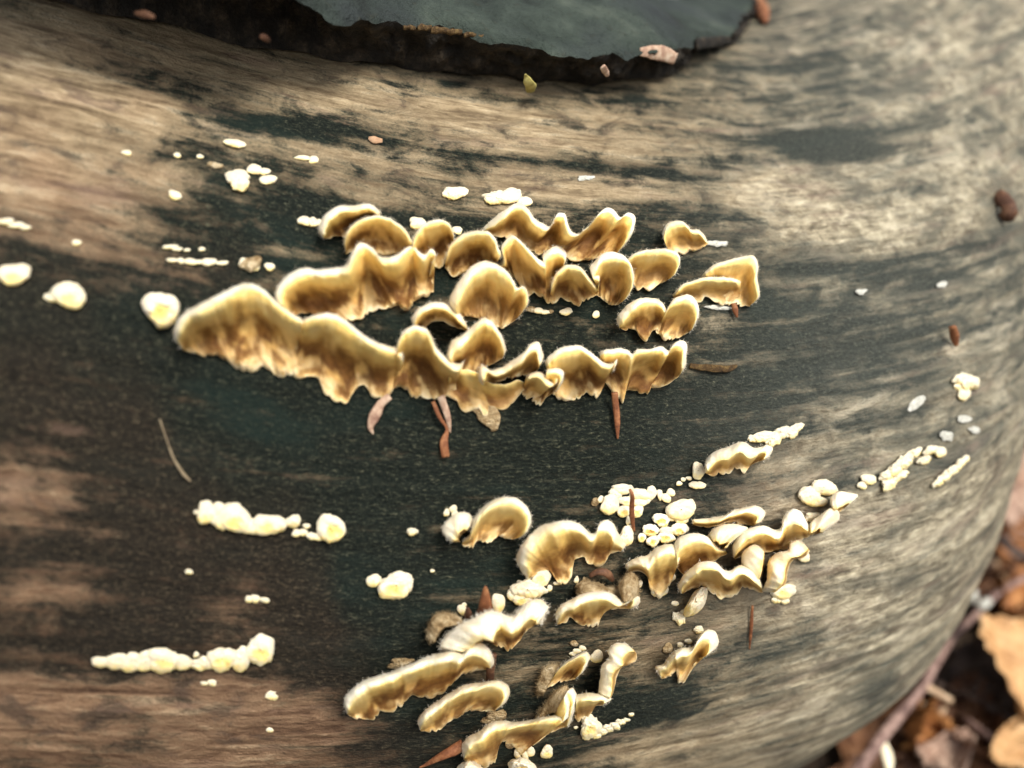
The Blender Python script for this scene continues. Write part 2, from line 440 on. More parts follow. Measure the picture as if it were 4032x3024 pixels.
M['tan_chip'] = simple('tan_chip', [(.35, (.26, .14, .075)), (.5, (.44, .27, .16)), (.65, (.58, .40, .26))], 300)
M['yellow_bit'] = simple('yellow_bit', [(.35, (.24, .21, .06)), (.5, (.38, .34, .11)), (.65, (.52, .47, .20))], 300)
M['moss'] = simple('brown_moss', [(.35, (.020, .012, .005)), (.5, (.070, .040, .014)), (.65, (.15, .10, .035))], 700, .9, .9, .001)
M['bark_edge_gap_shade'] = simple('broken_bark_gap_shade', [(.34, (.006, .005, .004)), (.48, (.012, .010, .0075)), (.58, (.032, .025, .017)), (.70, (.085, .064, .042))], 260, .9, 1.0, .0022)  # dark broken bark; near-black also stands in for shade in the left gap
M['twig'] = simple('twig_bark', [(.34, (.075, .042, .036)), (.5, (.19, .118, .100)), (.66, (.36, .25, .205))], 240, .6, .5)
M['twig_pale'] = simple('twig_pale', [(.34, (.20, .12, .065)), (.5, (.36, .245, .15)), (.66, (.54, .42, .29))], 260, .6, .5)
M['root'] = simple('fine_root', [(.34, (.10, .075, .045)), (.5, (.20, .155, .095)), (.66, (.30, .25, .16))], 300)
M['fleck'] = simple('white_fleck', [(.34, (.30, .30, .27)), (.5, (.44, .44, .39)), (.66, (.60, .59, .53))], 900, .8, .8)
M['grey_film'] = simple('grey_film', [(.34, (.060, .068, .068)), (.5, (.095, .104, .102)), (.66, (.14, .15, .145))], 300, .7)
def bark_material():
    t = NT('bark_skin'); co = t.obj(); n = t.noise(co, 60, 5, .6, .5); n2 = t.noise(co, 420, 4, .65); n3 = t.noise(t.coords(co, (1, 1, 1), (4, 2, 8)), 28, 3, .5)
    col = t.ramp(n, [(.30, (.006, .009, .007)), (.45, (.018, .027, .021)), (.58, (.034, .047, .037)), (.72, (.070, .085, .066))])
    col = t.mix(t.math('MULTIPLY', t.smooth(n3, .52, .66), .55), col, (.022, .028, .030))
    col = t.mix(t.math('MULTIPLY', t.smooth(n2, .58, .70), .55), col, (.022, .024, .016))
    col = t.mix(t.math('MULTIPLY', t.smooth(n2, .30, .22), .4), col, (.11, .13, .11))
    return t.done(col, .75, t.bump(t.math('ADD', n, t.math('MULTIPLY', n2, .8)), 1.0, .003), .25)
M['bark'] = bark_material()

# ------------------------------------------------------------------ bark slab lifted off the top of the log
def build_bark():
    E = catmull([(-460, -470), (100, -330), (600, -190), (960, -60), (1180, -20), (1225, 40), (1300, 66), (1450, 75), (1600, 95), (1830, 130),
                 (1930, 172), (2100, 196), (2360, 216), (2560, 220), (2680, 205), (2760, 165), (2880, 145), (2915, 90), (2950, 10), (3000, -140), (3060, -330)], 420)
    hb_px = np.interp(E[:, 0], [-460, 900, 1250, 1900, 2500, 2680, 2760, 3060], [.0005, .0005, .0005, .0005, .0005, .0005, .0005, .0005])
    th = np.interp(E[:, 0], [-460, 1000, 1250, 1500, 2600, 2700, 2780, 3060], [.030, .026, .018, .0120, .0105, .008, .005, .004])  # left end thickened to fill the gap, its shade painted on the face
    ht = hb_px + th
    d = ray(E[:, 0], E[:, 1]); tt = np.linspace(.08, .42, 260)
    s = np.zeros(len(E)); ph = np.zeros(len(E))
    for i in range(len(E)):                                       # first point of the ray at the slab's height over the wood
        pts = CAM + d[i] * tt[:, None]; si, pi_ = to_log(pts)
        A, _, _ = frame(si); hgt = np.linalg.norm(pts - A, axis=1) - radius(si, pi_)
        j = np.argmax(hgt < ht[i]) if (hgt < ht[i]).any() else int(hgt.argmin())
        s[i], ph[i] = si[j], pi_[j]
    Bp = catmull([(-460, -170), (150, 0), (407, 54), (813, 152), (1017, 195), (1500, 262), (1910, 308), (2190, 333), (2560, 328), (2655, 285), (2755, 206), (2890, 182), (2940, 100), (2985, 0)], 300)
    sb, pb = to_log(lift(Bp[:, 0], Bp[:, 1], 0.0)); ob = np.argsort(sb); sb, pb = sb[ob], pb[ob]
    o = np.argsort(s); s = s[o]; ph = ph[o]; ht = ht[o]; hb = hb_px[o]
    ss = np.linspace(s[0], s[-1], 520)
    phf = np.interp(ss, s, ph); ht = np.interp(ss, s, ht); hb = np.interp(ss, s, hb)
    k = np.ones(5) / 5
    phf = np.convolve(np.pad(phf, 2, 'edge'), k, 'valid')
    phf = phf + (fbm(ss * 160, ss * 0, 51, 4, .65) - .5) * .045
    nb = 40
    phb = np.convolve(np.pad(np.interp(ss, sb, pb), 6, 'edge'), np.ones(13) / 13, 'valid') + (fbm(ss * 120, ss * 0, 53, 3) - .5) * .02
    back = np.maximum(phf + .25, 2.6)
    w = np.linspace(0, 1, nb) ** 1.6
    PT = phf[:, None] + (back - phf)[:, None] * w[None]
    S2 = np.repeat(ss[:, None], nb, 1)
    rel = (fbm(S2 * 60, PT * R0 * 60, 55, 4) - .5) * .0022 + (fbm(S2 * 18, PT * R0 * 18, 58, 3) - .5) * .004
    edge_round = -.0006 * np.exp(-((PT - phf[:, None]) * R0 / .0008) ** 2)
    top = logpt(S2, PT, ht[:, None] + rel + edge_round)
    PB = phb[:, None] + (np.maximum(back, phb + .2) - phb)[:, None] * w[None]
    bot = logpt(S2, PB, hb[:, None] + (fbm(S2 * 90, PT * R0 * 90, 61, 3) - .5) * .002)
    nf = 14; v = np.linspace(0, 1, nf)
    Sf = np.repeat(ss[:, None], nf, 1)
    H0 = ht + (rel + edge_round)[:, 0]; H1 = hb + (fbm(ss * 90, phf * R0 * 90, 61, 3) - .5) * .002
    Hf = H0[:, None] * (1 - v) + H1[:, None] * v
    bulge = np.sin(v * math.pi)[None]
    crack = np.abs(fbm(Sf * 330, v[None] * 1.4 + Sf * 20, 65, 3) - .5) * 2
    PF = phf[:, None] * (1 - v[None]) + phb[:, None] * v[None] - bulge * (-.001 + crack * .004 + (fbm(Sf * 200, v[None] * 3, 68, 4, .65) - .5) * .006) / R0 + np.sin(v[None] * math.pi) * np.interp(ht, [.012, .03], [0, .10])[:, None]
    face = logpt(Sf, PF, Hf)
    att = lambda G: None
    pl = np.concatenate([top[:, ::-1]], 1)
    plate = mesh_obj('bark_plate', pl.reshape(-1, 3), grid_faces(*pl.shape[:2]), M['bark'], LOG, LOG_ORG)
    mesh_obj('broken_edge_gap_shade', face.reshape(-1, 3), grid_faces(*face.shape[:2]), M['bark_edge_gap_shade'], plate, LOG_ORG)
    mesh_obj('inner_face', bot.reshape(-1, 3), grid_faces(*bot.shape[:2]), M['bark_edge_gap_shade'], plate, LOG_ORG)
    return ss, phf, ht
BS, BPH, BHT = build_bark()

# ------------------------------------------------------------------ builders for small things
VIEW = {'A': (600, 700, .5425), 'B': (1600, 700, .5425), 'C': (1600, 1600, .5425), 'D': (2300, 1600, .5425),
        'E': (1200, 2124, .5425), 'F': (2000, 2124, .5425), 'W': (0, 0, 1.8228), 'G': (3000, 1300, .6028), 'N': (0, 0, 1.0), 'Q': (3200, 2200, .4967)}
def px_of(view, pts):
    x0, y0, k = VIEW[view]; pts = np.asarray(pts, float).copy()
    pts[:, 0] = x0 + pts[:, 0] * k; pts[:, 1] = y0 + pts[:, 1] * k
    return pts
def hairs(P, N, count, length, seed, spread=.6):
    r = np.random.default_rng(seed); idx = r.integers(0, len(P), count)
    d = N[idx] + r.normal(0, spread, (count, 3)); d /= np.linalg.norm(d, axis=1, keepdims=True)
    side = np.cross(d, r.normal(0, 1, (count, 3))); side /= np.maximum(np.linalg.norm(side, axis=1, keepdims=True), 1e-9)
    L = length * r.uniform(.4, 1.2, (count, 1)); b = P[idx] + r.normal(0, .00015, (count, 3)) - d * .0001
    w = .00003
    V = np.stack([b - side * w, b + side * w, b + d * L + r.normal(0, .00012, (count, 3))], 1).reshape(-1, 3)
    return V, np.arange(count * 3).reshape(-1, 3)

across_t = lambda t: t
_ST = np.array([  # section of a bracket: across/wb, across/(L-wb), across/L, height/h, height mm, tone
    (0, 0, .34, -.02, -1.0, .00), (0, 0, .13, .16, 0, .02), (0, 0, .025, .42, 0, .06), (0, 0, 0, .64, 0, .11), (.32, 0, 0, .86, 0, .19),
    (.72, 0, 0, .975, 0, .28), (1, 0, 0, 1.0, 0, .355), (1, .05, 0, .985, 0, .385), (1, .14, 0, .90, 0, .43), (1, .28, 0, .62, .1, .53),
    (1, .44, 0, .29, .3, .67), (1, .62, 0, .13, .5, .77), (1, .79, 0, .08, .8, .84), (1, .93, 0, .05, .9, .92), (1, 1.0, 0, .02, .6, 1.0), (1, .985, 0, 0, -.9, 1.0)])
def lobe_grid(view, T, C, h, wb, seed, frill=1.0, top=None):
    T = px_of(view, T); C = px_of(view, C)
    LT = np.linalg.norm(np.diff(T, axis=0), axis=1).sum()
    Ns = int(np.clip(LT / 5.5, 26, 230)); u = np.linspace(0, 1, Ns)
    T = catmull(T, Ns); C = catmull(C, Ns)
    D = C - T; L = np.linalg.norm(D, axis=1); Dn = D / np.maximum(L, 1e-6)[:, None]
    h = np.interp(u, np.linspace(0, 1, np.size(h)), np.atleast_1d(h)) * .001
    wb = np.interp(u, np.linspace(0, 1, np.size(wb)), np.atleast_1d(wb)).astype(float)
    Lm = L.max(); wb = wb * (.66 if top is None else .92)
    px = np.arange(Ns) * LT / Ns                                   # pixels along the rim
    fr = ((fbm(px / 60, px * 0, seed, 2, .5) - .5) * 26 * frill + np.abs(np.sin(px / 21 + 5 * vnoise(px / 60, px * 0, seed + 1))) ** .7 * 11 * frill - 5) * np.clip(L / 90, 0, 1)
    T = T + Dn * ((fbm(px / 26, px * 0 + 3, seed + 5, 3) - .5) * 7)[:, None]
    D = C - T; L = np.linalg.norm(D, axis=1)
    wb = np.minimum(wb, .45 * L if top is None else .86 * L)
    wb = wb * (.88 + .24 * vnoise(px / 90, px * 0, seed + 2))
    wb = np.minimum(wb, .88 * L)
    e = np.clip(L / (.42 * Lm), 0, 1) ** .7
    endf = np.clip(np.minimum(u, 1 - u) * Ns / 3, .0, 1)
    hh = h * np.maximum(e, .25) * (.90 + .2 * vnoise(px / 70, px * 0 + 9, seed + 3)) * (.35 + .65 * endf)
    w_ = max(5, Ns // 6) | 1; Tp = np.pad(T, ((w_ // 2, w_ // 2), (0, 0)), 'edge'); Ts = np.stack([np.convolve(Tp[:, c], np.ones(w_) / w_, 'valid') for c in range(2)], -1)
    hh = hh * 1.32 * (1 + .30 * np.clip(((T - Ts) * D).sum(1) / np.maximum(L, 1) / 26, -1, 1))         # folds of the rim swing outwards, humps lean back
    ks = np.linspace(0, 1, len(_ST)); nt = 48; kt = np.linspace(0, 1, nt)
    st = catmull(np.c_[ks * 8, _ST], 400); st = np.stack([np.interp(kt * 8, st[:, 0], st[:, c]) for c in range(1, 7)], -1)
    off = wb[:, None] * st[None, :, 0] + (L - wb)[:, None] * st[None, :, 1] + L[:, None] * st[None, :, 2]
    off = off + fr[:, None] * (np.clip(off / np.maximum(L, 1)[:, None], 0, 1) ** 5)
    tone = np.repeat(st[None, :, 5], Ns, 0)
    H = hh[:, None] * st[None, :, 3] + .001 * st[None, :, 4]
    U = np.repeat(px[:, None], nt, 1)
    under = sstep(.40, .55, tone) * (1 - sstep(.9, 1.0, tone))
    fold = (fbm(U / 70, off / 110, seed + 7, 2) - .5) * .26 + (fbm(U / 34, off / 34, seed + 9, 2) - .5) * .035
    H = H + hh[:, None] * fold * under + (fbm(U / 22, off / 22, seed + 11, 2) - .5) * .0003 * sstep(.6, .85, tone) * (tone < .999)
    H = H + (fbm(U / 30, off / 30, seed + 12, 3) - .5) * .0011 * (1 - sstep(.2, .36, tone)) * (tone > .01)
    D1 = D / np.maximum(L, 1e-6)[:, None]
    X = T[:, None, 0] + D1[:, None, 0] * off; Y = T[:, None, 1] + D1[:, None, 1] * off
    G = lift(X, Y, H)
    tn = np.clip(tone + (fbm(U / 55, off / 45, seed + 15, 4) - .5) * .26 * sstep(.36, .5, tone) * (1 - sstep(.93, 1, tone)), 0, 1)
    rel = np.clip(L / Lm, 0, 1)[:, None]; across = np.clip(off / np.maximum(L, 1e-6)[:, None], 0, 1)
    patch = fbm(U / 70, across * L[:, None] / 60, seed + 19, 3)
    bw = (.25 + .8 * sstep(.25, .75, rel)) * sstep(.36, .60, patch + .06)
    return G, tn, nt, np.clip(bw, 0, 1)
SEED = [100]

def put_grid(name, G, tone, bw, brn, parent, origin, mat, j0, j1, N, rev):
    g = G[:, j0:j1]; n, m = g.shape[:2]; F = grid_faces(n, m)
    return mesh_obj(name, g.reshape(-1, 3), F[:, ::-1].copy() if rev else F, mat, parent, origin,
        {'tone': tone[:, j0:j1].ravel(), 'brown': bw[:, j0:j1].ravel() * brn}, normals=N[:, j0:j1].reshape(-1, 3))
def bracket(name, label, cat, group, lobes, knobs=(), ribs=()):
    """one bracket fungus; every lobe has an underside and a felted upper surface"""
    grids = []
    for lb in lobes:
        SEED[0] += 17
        grids.append((lb, SEED[0], *lobe_grid(lb['v'], lb['T'], lb['C'], lb['h'], lb['wb'], SEED[0], lb.get('frill', 1.0), lb.get('top'))))
    org = grids[0][2][:, -2].mean(0)
    root = empty(name, tuple(org)); tag(root, label, cat, group)
    jr = int(np.argmin(np.abs(grids[0][3][0] - .335)))
    for lb, sd, G, tone, nt, bw in grids:
        V0 = G.reshape(-1, 3); F0 = grid_faces(*G.shape[:2])
        fn = np.cross(V0[F0[:, 2]] - V0[F0[:, 0]], V0[F0[:, 3]] - V0[F0[:, 1]])      # area-weighted face normals
        sel = (F0[:, 0] % nt > nt * .45) & (F0[:, 0] % nt < nt * .85)
        rev = bool((fn[sel] * (CAM - V0[F0[sel, 0]])).sum() < 0)
        if rev: fn = -fn
        N = np.zeros_like(V0)
        for q in range(4): np.add.at(N, F0[:, q], fn)
        N = (N / np.maximum(np.linalg.norm(N, axis=1, keepdims=True), 1e-14)).reshape(G.shape)
        mu = M[lb.get('mat', 'fungus')]; brn = lb.get('brn', 1.0)
        GG, TT, NN = G, tone, N
        if len(lobes) == 1:
            put_grid('underside', GG, TT, bw, brn, root, org, mu, jr, nt, NN, rev)
            par = root; up = put_grid('upper_surface', GG, TT, bw, brn, root, org, mu, 0, jr + 1, NN, rev)
        else:
            par = put_grid('lobe', GG, TT, bw, brn, root, org, mu, jr, nt, NN, rev)
            up = put_grid('upper_surface', GG, TT, bw, brn, par, org, mu, 0, jr + 1, NN, rev)
        P = GG[:, 4:jr - 2].reshape(-1, 3); Nn = NN[:, 4:jr - 2].reshape(-1, 3)
        cnt = int(len(GG) * lb.get('hair', 5))
        if cnt:
            V, F = hairs(P, Nn, cnt, lb.get('hl', .0005 if lb.get('hair', 5) < 9 else .0008), sd)
            fz = mesh_obj('fuzz', V, F, M['old' if lb.get('mat') == 'old' else 'fuzz'], root if len(lobes) == 1 else par, org, smooth=False); fz['kind'] = 'stuff'
    for kb in knobs: knob_mesh('knob', root, org, **kb)
    for rb in ribs: sliver('folded_lobe', None, None, rb[0], rb[1], 'fungus', rb[2] if len(rb) > 2 else .8, None, root, org, .16, 22)
    return root
KF = [1.0]
def knob_grid(v, x, y, rx, ry, hh=None, tilt=0., cup=0., lump=.16, seed=None, cy=.18, cx=0.):
    SEED[0] += 7; sd = SEED[0] if seed is None else seed
    c = px_of(v, [(x, y)])[0]; k = VIEW[v][2]; rx *= k; ry *= k; fuse = KF[0]; rx *= fuse
    big = max(rx, ry); na, nb = (22, 13) if big < 16 else (44, 26)
    a = np.linspace(0, 2 * math.pi, na, endpoint=False); b = np.linspace(0.02, 1, nb)
    A, Bq = np.meshgrid(a, b, indexing='xy')                      # nb x na
    ps = Bq * math.radians(128)
    rho = np.sin(ps); z = np.cos(ps)
    lm = 1 + lump * 2 * (fbm(np.cos(A) * 1.7 * rho + 7, np.sin(A) * 1.7 * rho + z * 1.1 + 5, sd, 3) - .5)
    lm = lm * (1 + (lump * 1.1 + .10) * (fbm(np.cos(A) * 4.5 * rho + 3, np.sin(A) * 4.5 * rho + z * 3 + 8, sd + 1, 3, .7) - .5))
    sq = 1 + .10 * np.cos(2 * A + sd) + .06 * np.cos(3 * A + sd * 2)
    ux = rho * np.cos(A) * lm * sq; uy = rho * np.sin(A) * lm * sq
    m = float(scale_at(c[0], c[1])); H = hh * .001 if hh else .75 * math.sqrt(rx * ry) * m
    hz = (z * lm * .62 + .38) * H
    tone = .13 + .20 * sstep(-.5, .8, uy) + .10 * sstep(.6, 1, Bq) + (fbm(ux * 3 + 5, uy * 3 + 9, sd + 3, 2) - .5) * .08
    if cup:
        q = np.sqrt(((ux - cx) / .70) ** 2 + ((uy - cy) / .56) ** 2) + (fbm(ux * 2.5 + 9, uy * 2.5 + 4, sd + 5, 3) - .5) * .9; d = 1 - sstep(.15, 1.1, q)
        hz = hz - d * H * .5 * cup; tone = tone + d * (.12 + .26 * cup)
    hz = np.where(Bq > .985, -.0006, hz)
    cs, sn = math.cos(tilt), math.sin(tilt)
    X = c[0] + (ux * rx * cs - uy * ry * sn); Y = c[1] + (ux * rx * sn + uy * ry * cs)
    return lift(X, Y, hz), np.clip(tone, 0, 1)
def knob_mesh(name, parent, origin, brn=.25, mat='fungus', **kw):
    G, tone = knob_grid(**kw)
    n, m = G.shape[:2]; F = grid_faces(n, m, True)
    cen = G.reshape(-1, 3).mean(0)
    f0 = F[len(F) // 3]; nn = np.cross(G.reshape(-1, 3)[f0[1]] - G.reshape(-1, 3)[f0[0]], G.reshape(-1, 3)[f0[2]] - G.reshape(-1, 3)[f0[0]])
    if (nn * (G.reshape(-1, 3)[f0[0]] - cen)).sum() < 0: F = F[:, ::-1].copy()
    if origin is None: origin = G[-1].mean(0)
    cap = [list(range(m))]
    V = G.reshape(-1, 3)
    return mesh_obj(name, V, F, M[mat], parent, origin, {'tone': tone.ravel(), 'brown': np.full(n * m, brn)})
def knob(label, group=None, name='button_fungus', cat='fungus', **kw):
    o = knob_mesh(name, None, None, **kw); tag(o, label, cat, group); return o
def knob_row(label, group, kbs, name='button_fungus', cat='fungus', part='knob'):
    c = px_of(kbs[0]['v'], [(kbs[0]['x'], kbs[0]['y'])])[0]; org = lift(c[0], c[1], 0.0)
    root = empty(name, tuple(org)); tag(root, label, cat, group)
    KF[0] = 1.14
    for kb in kbs: knob_mesh(part, root, org, **kb)
    KF[0] = 1.0
    return root
def sliver(name, label, cat, view, pts, mat, flat=.3, group=None, parent=None, org=None, jag=.12, sides=10, depth=None):
    """tapered strip or tube; pts are x, y, height mm, width (pixels of the view)"""
    SEED[0] += 3; k = VIEW[view][2]
    p = np.asarray(pts, float); q = px_of(view, p[:, :2]); q = np.c_[q, p[:, 2] * .001, p[:, 3] * k]
    n = max(14, int(np.linalg.norm(np.diff(q[:, :2], axis=0), axis=1).sum() / 8)); n = min(n, 90)
    q = catmull(q, n)
    if depth is None: c = lift(q[:, 0], q[:, 1], q[:, 2]); m = scale_at(q[:, 0], q[:, 1])
    else:
        dd = np.interp(np.linspace(0, 1, n), np.linspace(0, 1, len(depth)), depth)
        c = CAM + ray(q[:, 0], q[:, 1]) * dd[:, None]; m = dd / FPX
    tg = np.gradient(c, axis=0); tg /= np.linalg.norm(tg, axis=1, keepdims=True)
    vw = CAM - c; vw /= np.linalg.norm(vw, axis=1, keepdims=True)
    sd = np.cross(tg, vw); sd /= np.linalg.norm(sd, axis=1, keepdims=True); up = np.cross(sd, tg)
    a = np.linspace(0, 2 * math.pi, sides, endpoint=False)
    r = np.maximum(q[:, 3] * m * .5, .00006)[:, None] * (1 + jag * 2 * (fbm(np.arange(n)[:, None] / 4, np.cos(a)[None] * 1.5 + 4, SEED[0], 2) - .5))
    G = c[:, None] + sd[:, None] * (np.cos(a)[None] * r)[..., None] + up[:, None] * (np.sin(a)[None] * r * flat)[..., None]
    G = np.concatenate([c[:1, None].repeat(sides, 1), G, c[-1:, None].repeat(sides, 1)], 0)
    F = grid_faces(n + 2, sides, True)
    if parent is None: org = c[0]
    tn = np.repeat((.30 - .16 * np.sin(a + .5))[None], n + 2, 0).ravel()
    o = mesh_obj(name, G.reshape(-1, 3), F, M[mat], parent, org, {'tone': tn, 'brown': np.full(len(tn), .35)} if mat == 'fungus' else None)
    if parent is None: tag(o, label, cat, group)
    return o

# ------------------------------------------------------------------ the bracket fungi
def lob(v, T, C, h, wb, **k): return dict(v=v, T=T, C=C, h=h, wb=wb, **k)
BF = 'bracket_fungus'; GB = 'bracket fungi growing on the log'
# long lower tier of the main colony
bracket(BF, 'longest wavy golden-brown bracket tier, its big smooth end lobes beside a cup-shaped button', 'bracket fungus', GB, [
    lob('A', [(215, 1240), (158, 1150), (172, 1060), (230, 985), (370, 908), (500, 840), (590, 792), (660, 770), (740, 776), (810, 813), (870, 868), (930, 928), (1000, 983), (1085, 1030), (1110, 1050)],
        [(215, 1245), (300, 1275), (440, 1290), (540, 1320), (620, 1370), (700, 1390), (790, 1375), (850, 1390), (890, 1420), (950, 1430), (1000, 1420), (1060, 1380), (1110, 1330)], [7, 8, 9, 9.5, 9, 8.5, 8], [34, 40, 34, 28, 26, 22, 16]),
    lob('A', [(1090, 1045), (1130, 1018), (1180, 996), (1270, 983), (1350, 1000), (1420, 1048), (1490, 1108), (1580, 1168), (1680, 1215), (1760, 1235), (1800, 1240), (1835, 1290)],
        [(1000, 1420), (1060, 1460), (1130, 1455), (1200, 1460), (1230, 1530), (1300, 1590), (1400, 1630), (1450, 1580), (1500, 1520), (1560, 1530), (1600, 1590), (1680, 1600), (1740, 1540), (1790, 1480)], [8.5, 9, 9, 8.5, 8, 8], [18, 26, 28, 26, 30, 44]),
    lob('A', [(1775, 1260), (1790, 1180), (1830, 1110), (1900, 1075), (1980, 1090), (2025, 1150), (2055, 1230), (2110, 1290), (2180, 1340), (2240, 1350), (2265, 1320)],
        [(1740, 1540), (1790, 1520), (1850, 1540), (1900, 1580), (1980, 1600), (2060, 1605), (2120, 1590), (2150, 1540), (2210, 1560)], [8, 8.5, 9, 9, 9.5, 8], [20, 24, 26, 34, 50]),
    lob('B', [(290, 1290), (330, 1190), (390, 1150), (450, 1105), (510, 1048), (570, 1018), (620, 1042), (672, 1110), (705, 1180), (722, 1250), (700, 1300)],
        [(330, 1400), (390, 1450), (470, 1430), (540, 1400), (580, 1370), (640, 1345), (700, 1310)], [8, 8.5, 9, 8.5, 7], [70, 60, 34, 24, 20]),
    lob('B', [(300, 1470), (330, 1400), (400, 1390), (470, 1400), (540, 1430), (600, 1480), (700, 1500), (800, 1470), (850, 1480)],
        [(290, 1560), (350, 1590), (390, 1640), (440, 1680), (530, 1700), (560, 1730), (610, 1690), (680, 1660), (760, 1650), (830, 1560), (870, 1530)], [3.5, 4, 4.5, 4], [4, 4], brn=1.0, hair=0, frill=1.6),
    lob('B', [(560, 1520), (525, 1460), (530, 1390), (560, 1365), (620, 1400), (700, 1370), (780, 1320), (850, 1270), (900, 1210), (960, 1190), (985, 1250), (995, 1300), (960, 1380)],
        [(570, 1520), (620, 1510), (690, 1480), (760, 1450), (830, 1430), (880, 1440), (930, 1420), (960, 1385)], [8.5, 9, 9, 8.5, 8], [50, 60, 60, 50], brn=.75),
    lob('B', [(870, 1440), (920, 1410), (990, 1420), (1040, 1470), (1090, 1490), (1120, 1440), (1090, 1395), (1020, 1385), (1080, 1375), (1140, 1400), (1140, 1460), (1110, 1520), (1060, 1560)],
        [(840, 1560), (880, 1590), (930, 1620), (980, 1645), (1010, 1600), (1060, 1565)], [7, 7.5, 8, 8, 6], [30, 36, 30], brn=.9),
    lob('B', [(1005, 1340), (1040, 1290), (1100, 1245), (1180, 1218), (1260, 1220), (1330, 1260), (1380, 1300), (1440, 1340), (1500, 1350), (1530, 1310), (1520, 1370), (1470, 1430)],
        [(1060, 1560), (1100, 1600), (1150, 1620), (1210, 1600), (1270, 1605), (1310, 1550), (1360, 1585), (1410, 1560), (1430, 1500), (1470, 1430)], [7, 8, 8.5, 9, 9, 7], [46, 40, 24, 30, 44]),
    lob('B', [(1400, 1270), (1450, 1250), (1530, 1238), (1600, 1245), (1640, 1280), (1680, 1245), (1780, 1240), (1850, 1225), (1910, 1255), (1940, 1205), (2000, 1180), (2038, 1210), (2030, 1300), (2030, 1360), (1990, 1420)],
        [(1430, 1490), (1480, 1520), (1530, 1590), (1570, 1640), (1600, 1540), (1650, 1530), (1700, 1565), (1750, 1575), (1770, 1520), (1850, 1520), (1920, 1490), (1970, 1450), (1990, 1420)], [7, 7.5, 8, 8, 8, 7], [24, 26, 20, 30, 50, 30]),
    ])
sliver('fungus_drip', 'ragged tan tongue of flesh hanging below the longest bracket tier', 'fungus', 'C', [(500, -50, 1.0, 150), (545, 10, 1.0, 110), (590, 70, .9, 140), (625, 125, .8, 95), (640, 178, .4, 50)], 'old', .22, jag=.6, sides=24)
# second tier
bracket(BF, 'broad bracket with ruffled right edge just above the longest tier, wide brown underside', 'bracket fungus', GB, [
    lob('A', [(990, 990), (920, 930), (895, 850), (930, 760), (1010, 690), (1100, 655), (1200, 668), (1310, 655), (1400, 640), (1440, 560), (1480, 490), (1530, 475), (1600, 510), (1650, 570), (1710, 580), (1780, 560), (1840, 510), (1890, 485), (1930, 530), (1980, 560), (2020, 510), (2055, 545), (2030, 620), (2010, 700)],
        [(1000, 1000), (1070, 990), (1130, 985), (1200, 1000), (1330, 1020), (1430, 1030), (1530, 1020), (1580, 970), (1640, 960), (1700, 965), (1760, 940), (1820, 965), (1870, 960), (1900, 890), (1960, 860), (2030, 830), (2040, 790), (2000, 730)], [7, 8, 9, 9.5, 10, 9, 8, 7], [30, 46, 40, 30, 34, 26, 20]),
    ])
bracket(BF, 'hood-shaped pale lobed bracket of three rounded caps at the upper left of the colony', 'bracket fungus', GB, [
    lob('A', [(1240, 440), (1205, 385), (1225, 310), (1290, 240), (1370, 205), (1450, 205), (1520, 190), (1590, 195), (1650, 240), (1650, 270)],
        [(1245, 442), (1290, 440), (1320, 420), (1370, 430), (1410, 445), (1460, 400), (1530, 350), (1600, 310), (1650, 280)], [5, 6, 6.5, 6, 5], [44, 40, 30, 26], frill=.5),
    lob('A', [(1400, 520), (1392, 450), (1430, 370), (1500, 310), (1590, 278), (1690, 285), (1780, 330), (1850, 400), (1890, 470), (1895, 540)],
        [(1405, 560), (1470, 540), (1560, 545), (1640, 560), (1720, 570), (1800, 560), (1890, 560)], [6, 7, 7.5, 7.5, 7, 6], [12, 10, 12, 14], frill=.3),
    lob('B', [(40, 520), (50, 440), (90, 370), (150, 325), (230, 305), (300, 325), (340, 390), (345, 440)],
        [(60, 610), (120, 620), (190, 640), (250, 655), (290, 600), (320, 540), (345, 470)], [6.5, 7, 7.5, 7, 6], [20, 22, 14, 14], frill=.5),
    ])
bracket(BF, 'ruffled bracket chain winding right from the three hooded caps above the round cup', 'bracket fungus', GB, [
    lob('B', [(280, 610), (310, 500), (350, 450), (420, 405), (500, 385), (580, 388), (640, 430), (665, 500), (690, 560), (650, 620)],
        [(280, 650), (320, 700), (380, 720), (430, 690), (500, 680), (580, 680), (650, 625)], [7, 7.5, 8, 8, 7], [16, 20, 14, 24], frill=.6),
    lob('B', [(660, 640), (700, 580), (690, 500), (730, 440), (780, 420), (840, 470), (900, 530), (960, 590), (1010, 605), (990, 560), (1040, 515), (1100, 500), (1160, 540), (1150, 620), (1110, 670)],
        [(700, 660), (780, 720), (830, 800), (880, 860), (930, 850), (980, 860), (1040, 905), (1080, 890), (1090, 800), (1100, 720), (1110, 680)], [7.5, 8, 8.5, 8.5, 8, 7], [40, 26, 20, 40, 50, 20]),
    lob('B', [(1050, 800), (1060, 740), (1100, 675), (1180, 628), (1260, 645), (1310, 700), (1360, 760), (1400, 778)],
        [(1040, 890), (1080, 895), (1130, 870), (1180, 890), (1240, 930), (1285, 885), (1340, 870), (1390, 850)], [7, 8, 8.5, 8.5, 8], [20, 18, 20, 26]),
    lob('B', [(1390, 780), (1400, 700), (1330, 660), (1370, 600), (1430, 548), (1500, 535), (1570, 562), (1622, 620), (1650, 700), (1645, 790), (1600, 870), (1540, 920)],
        [(1380, 860), (1410, 875), (1440, 905), (1480, 925), (1500, 930), (1540, 922)], [8.5, 9, 8, 7.5, 7, 6], [20, 60, 50, 14, 10, 8], frill=.3),
    ])
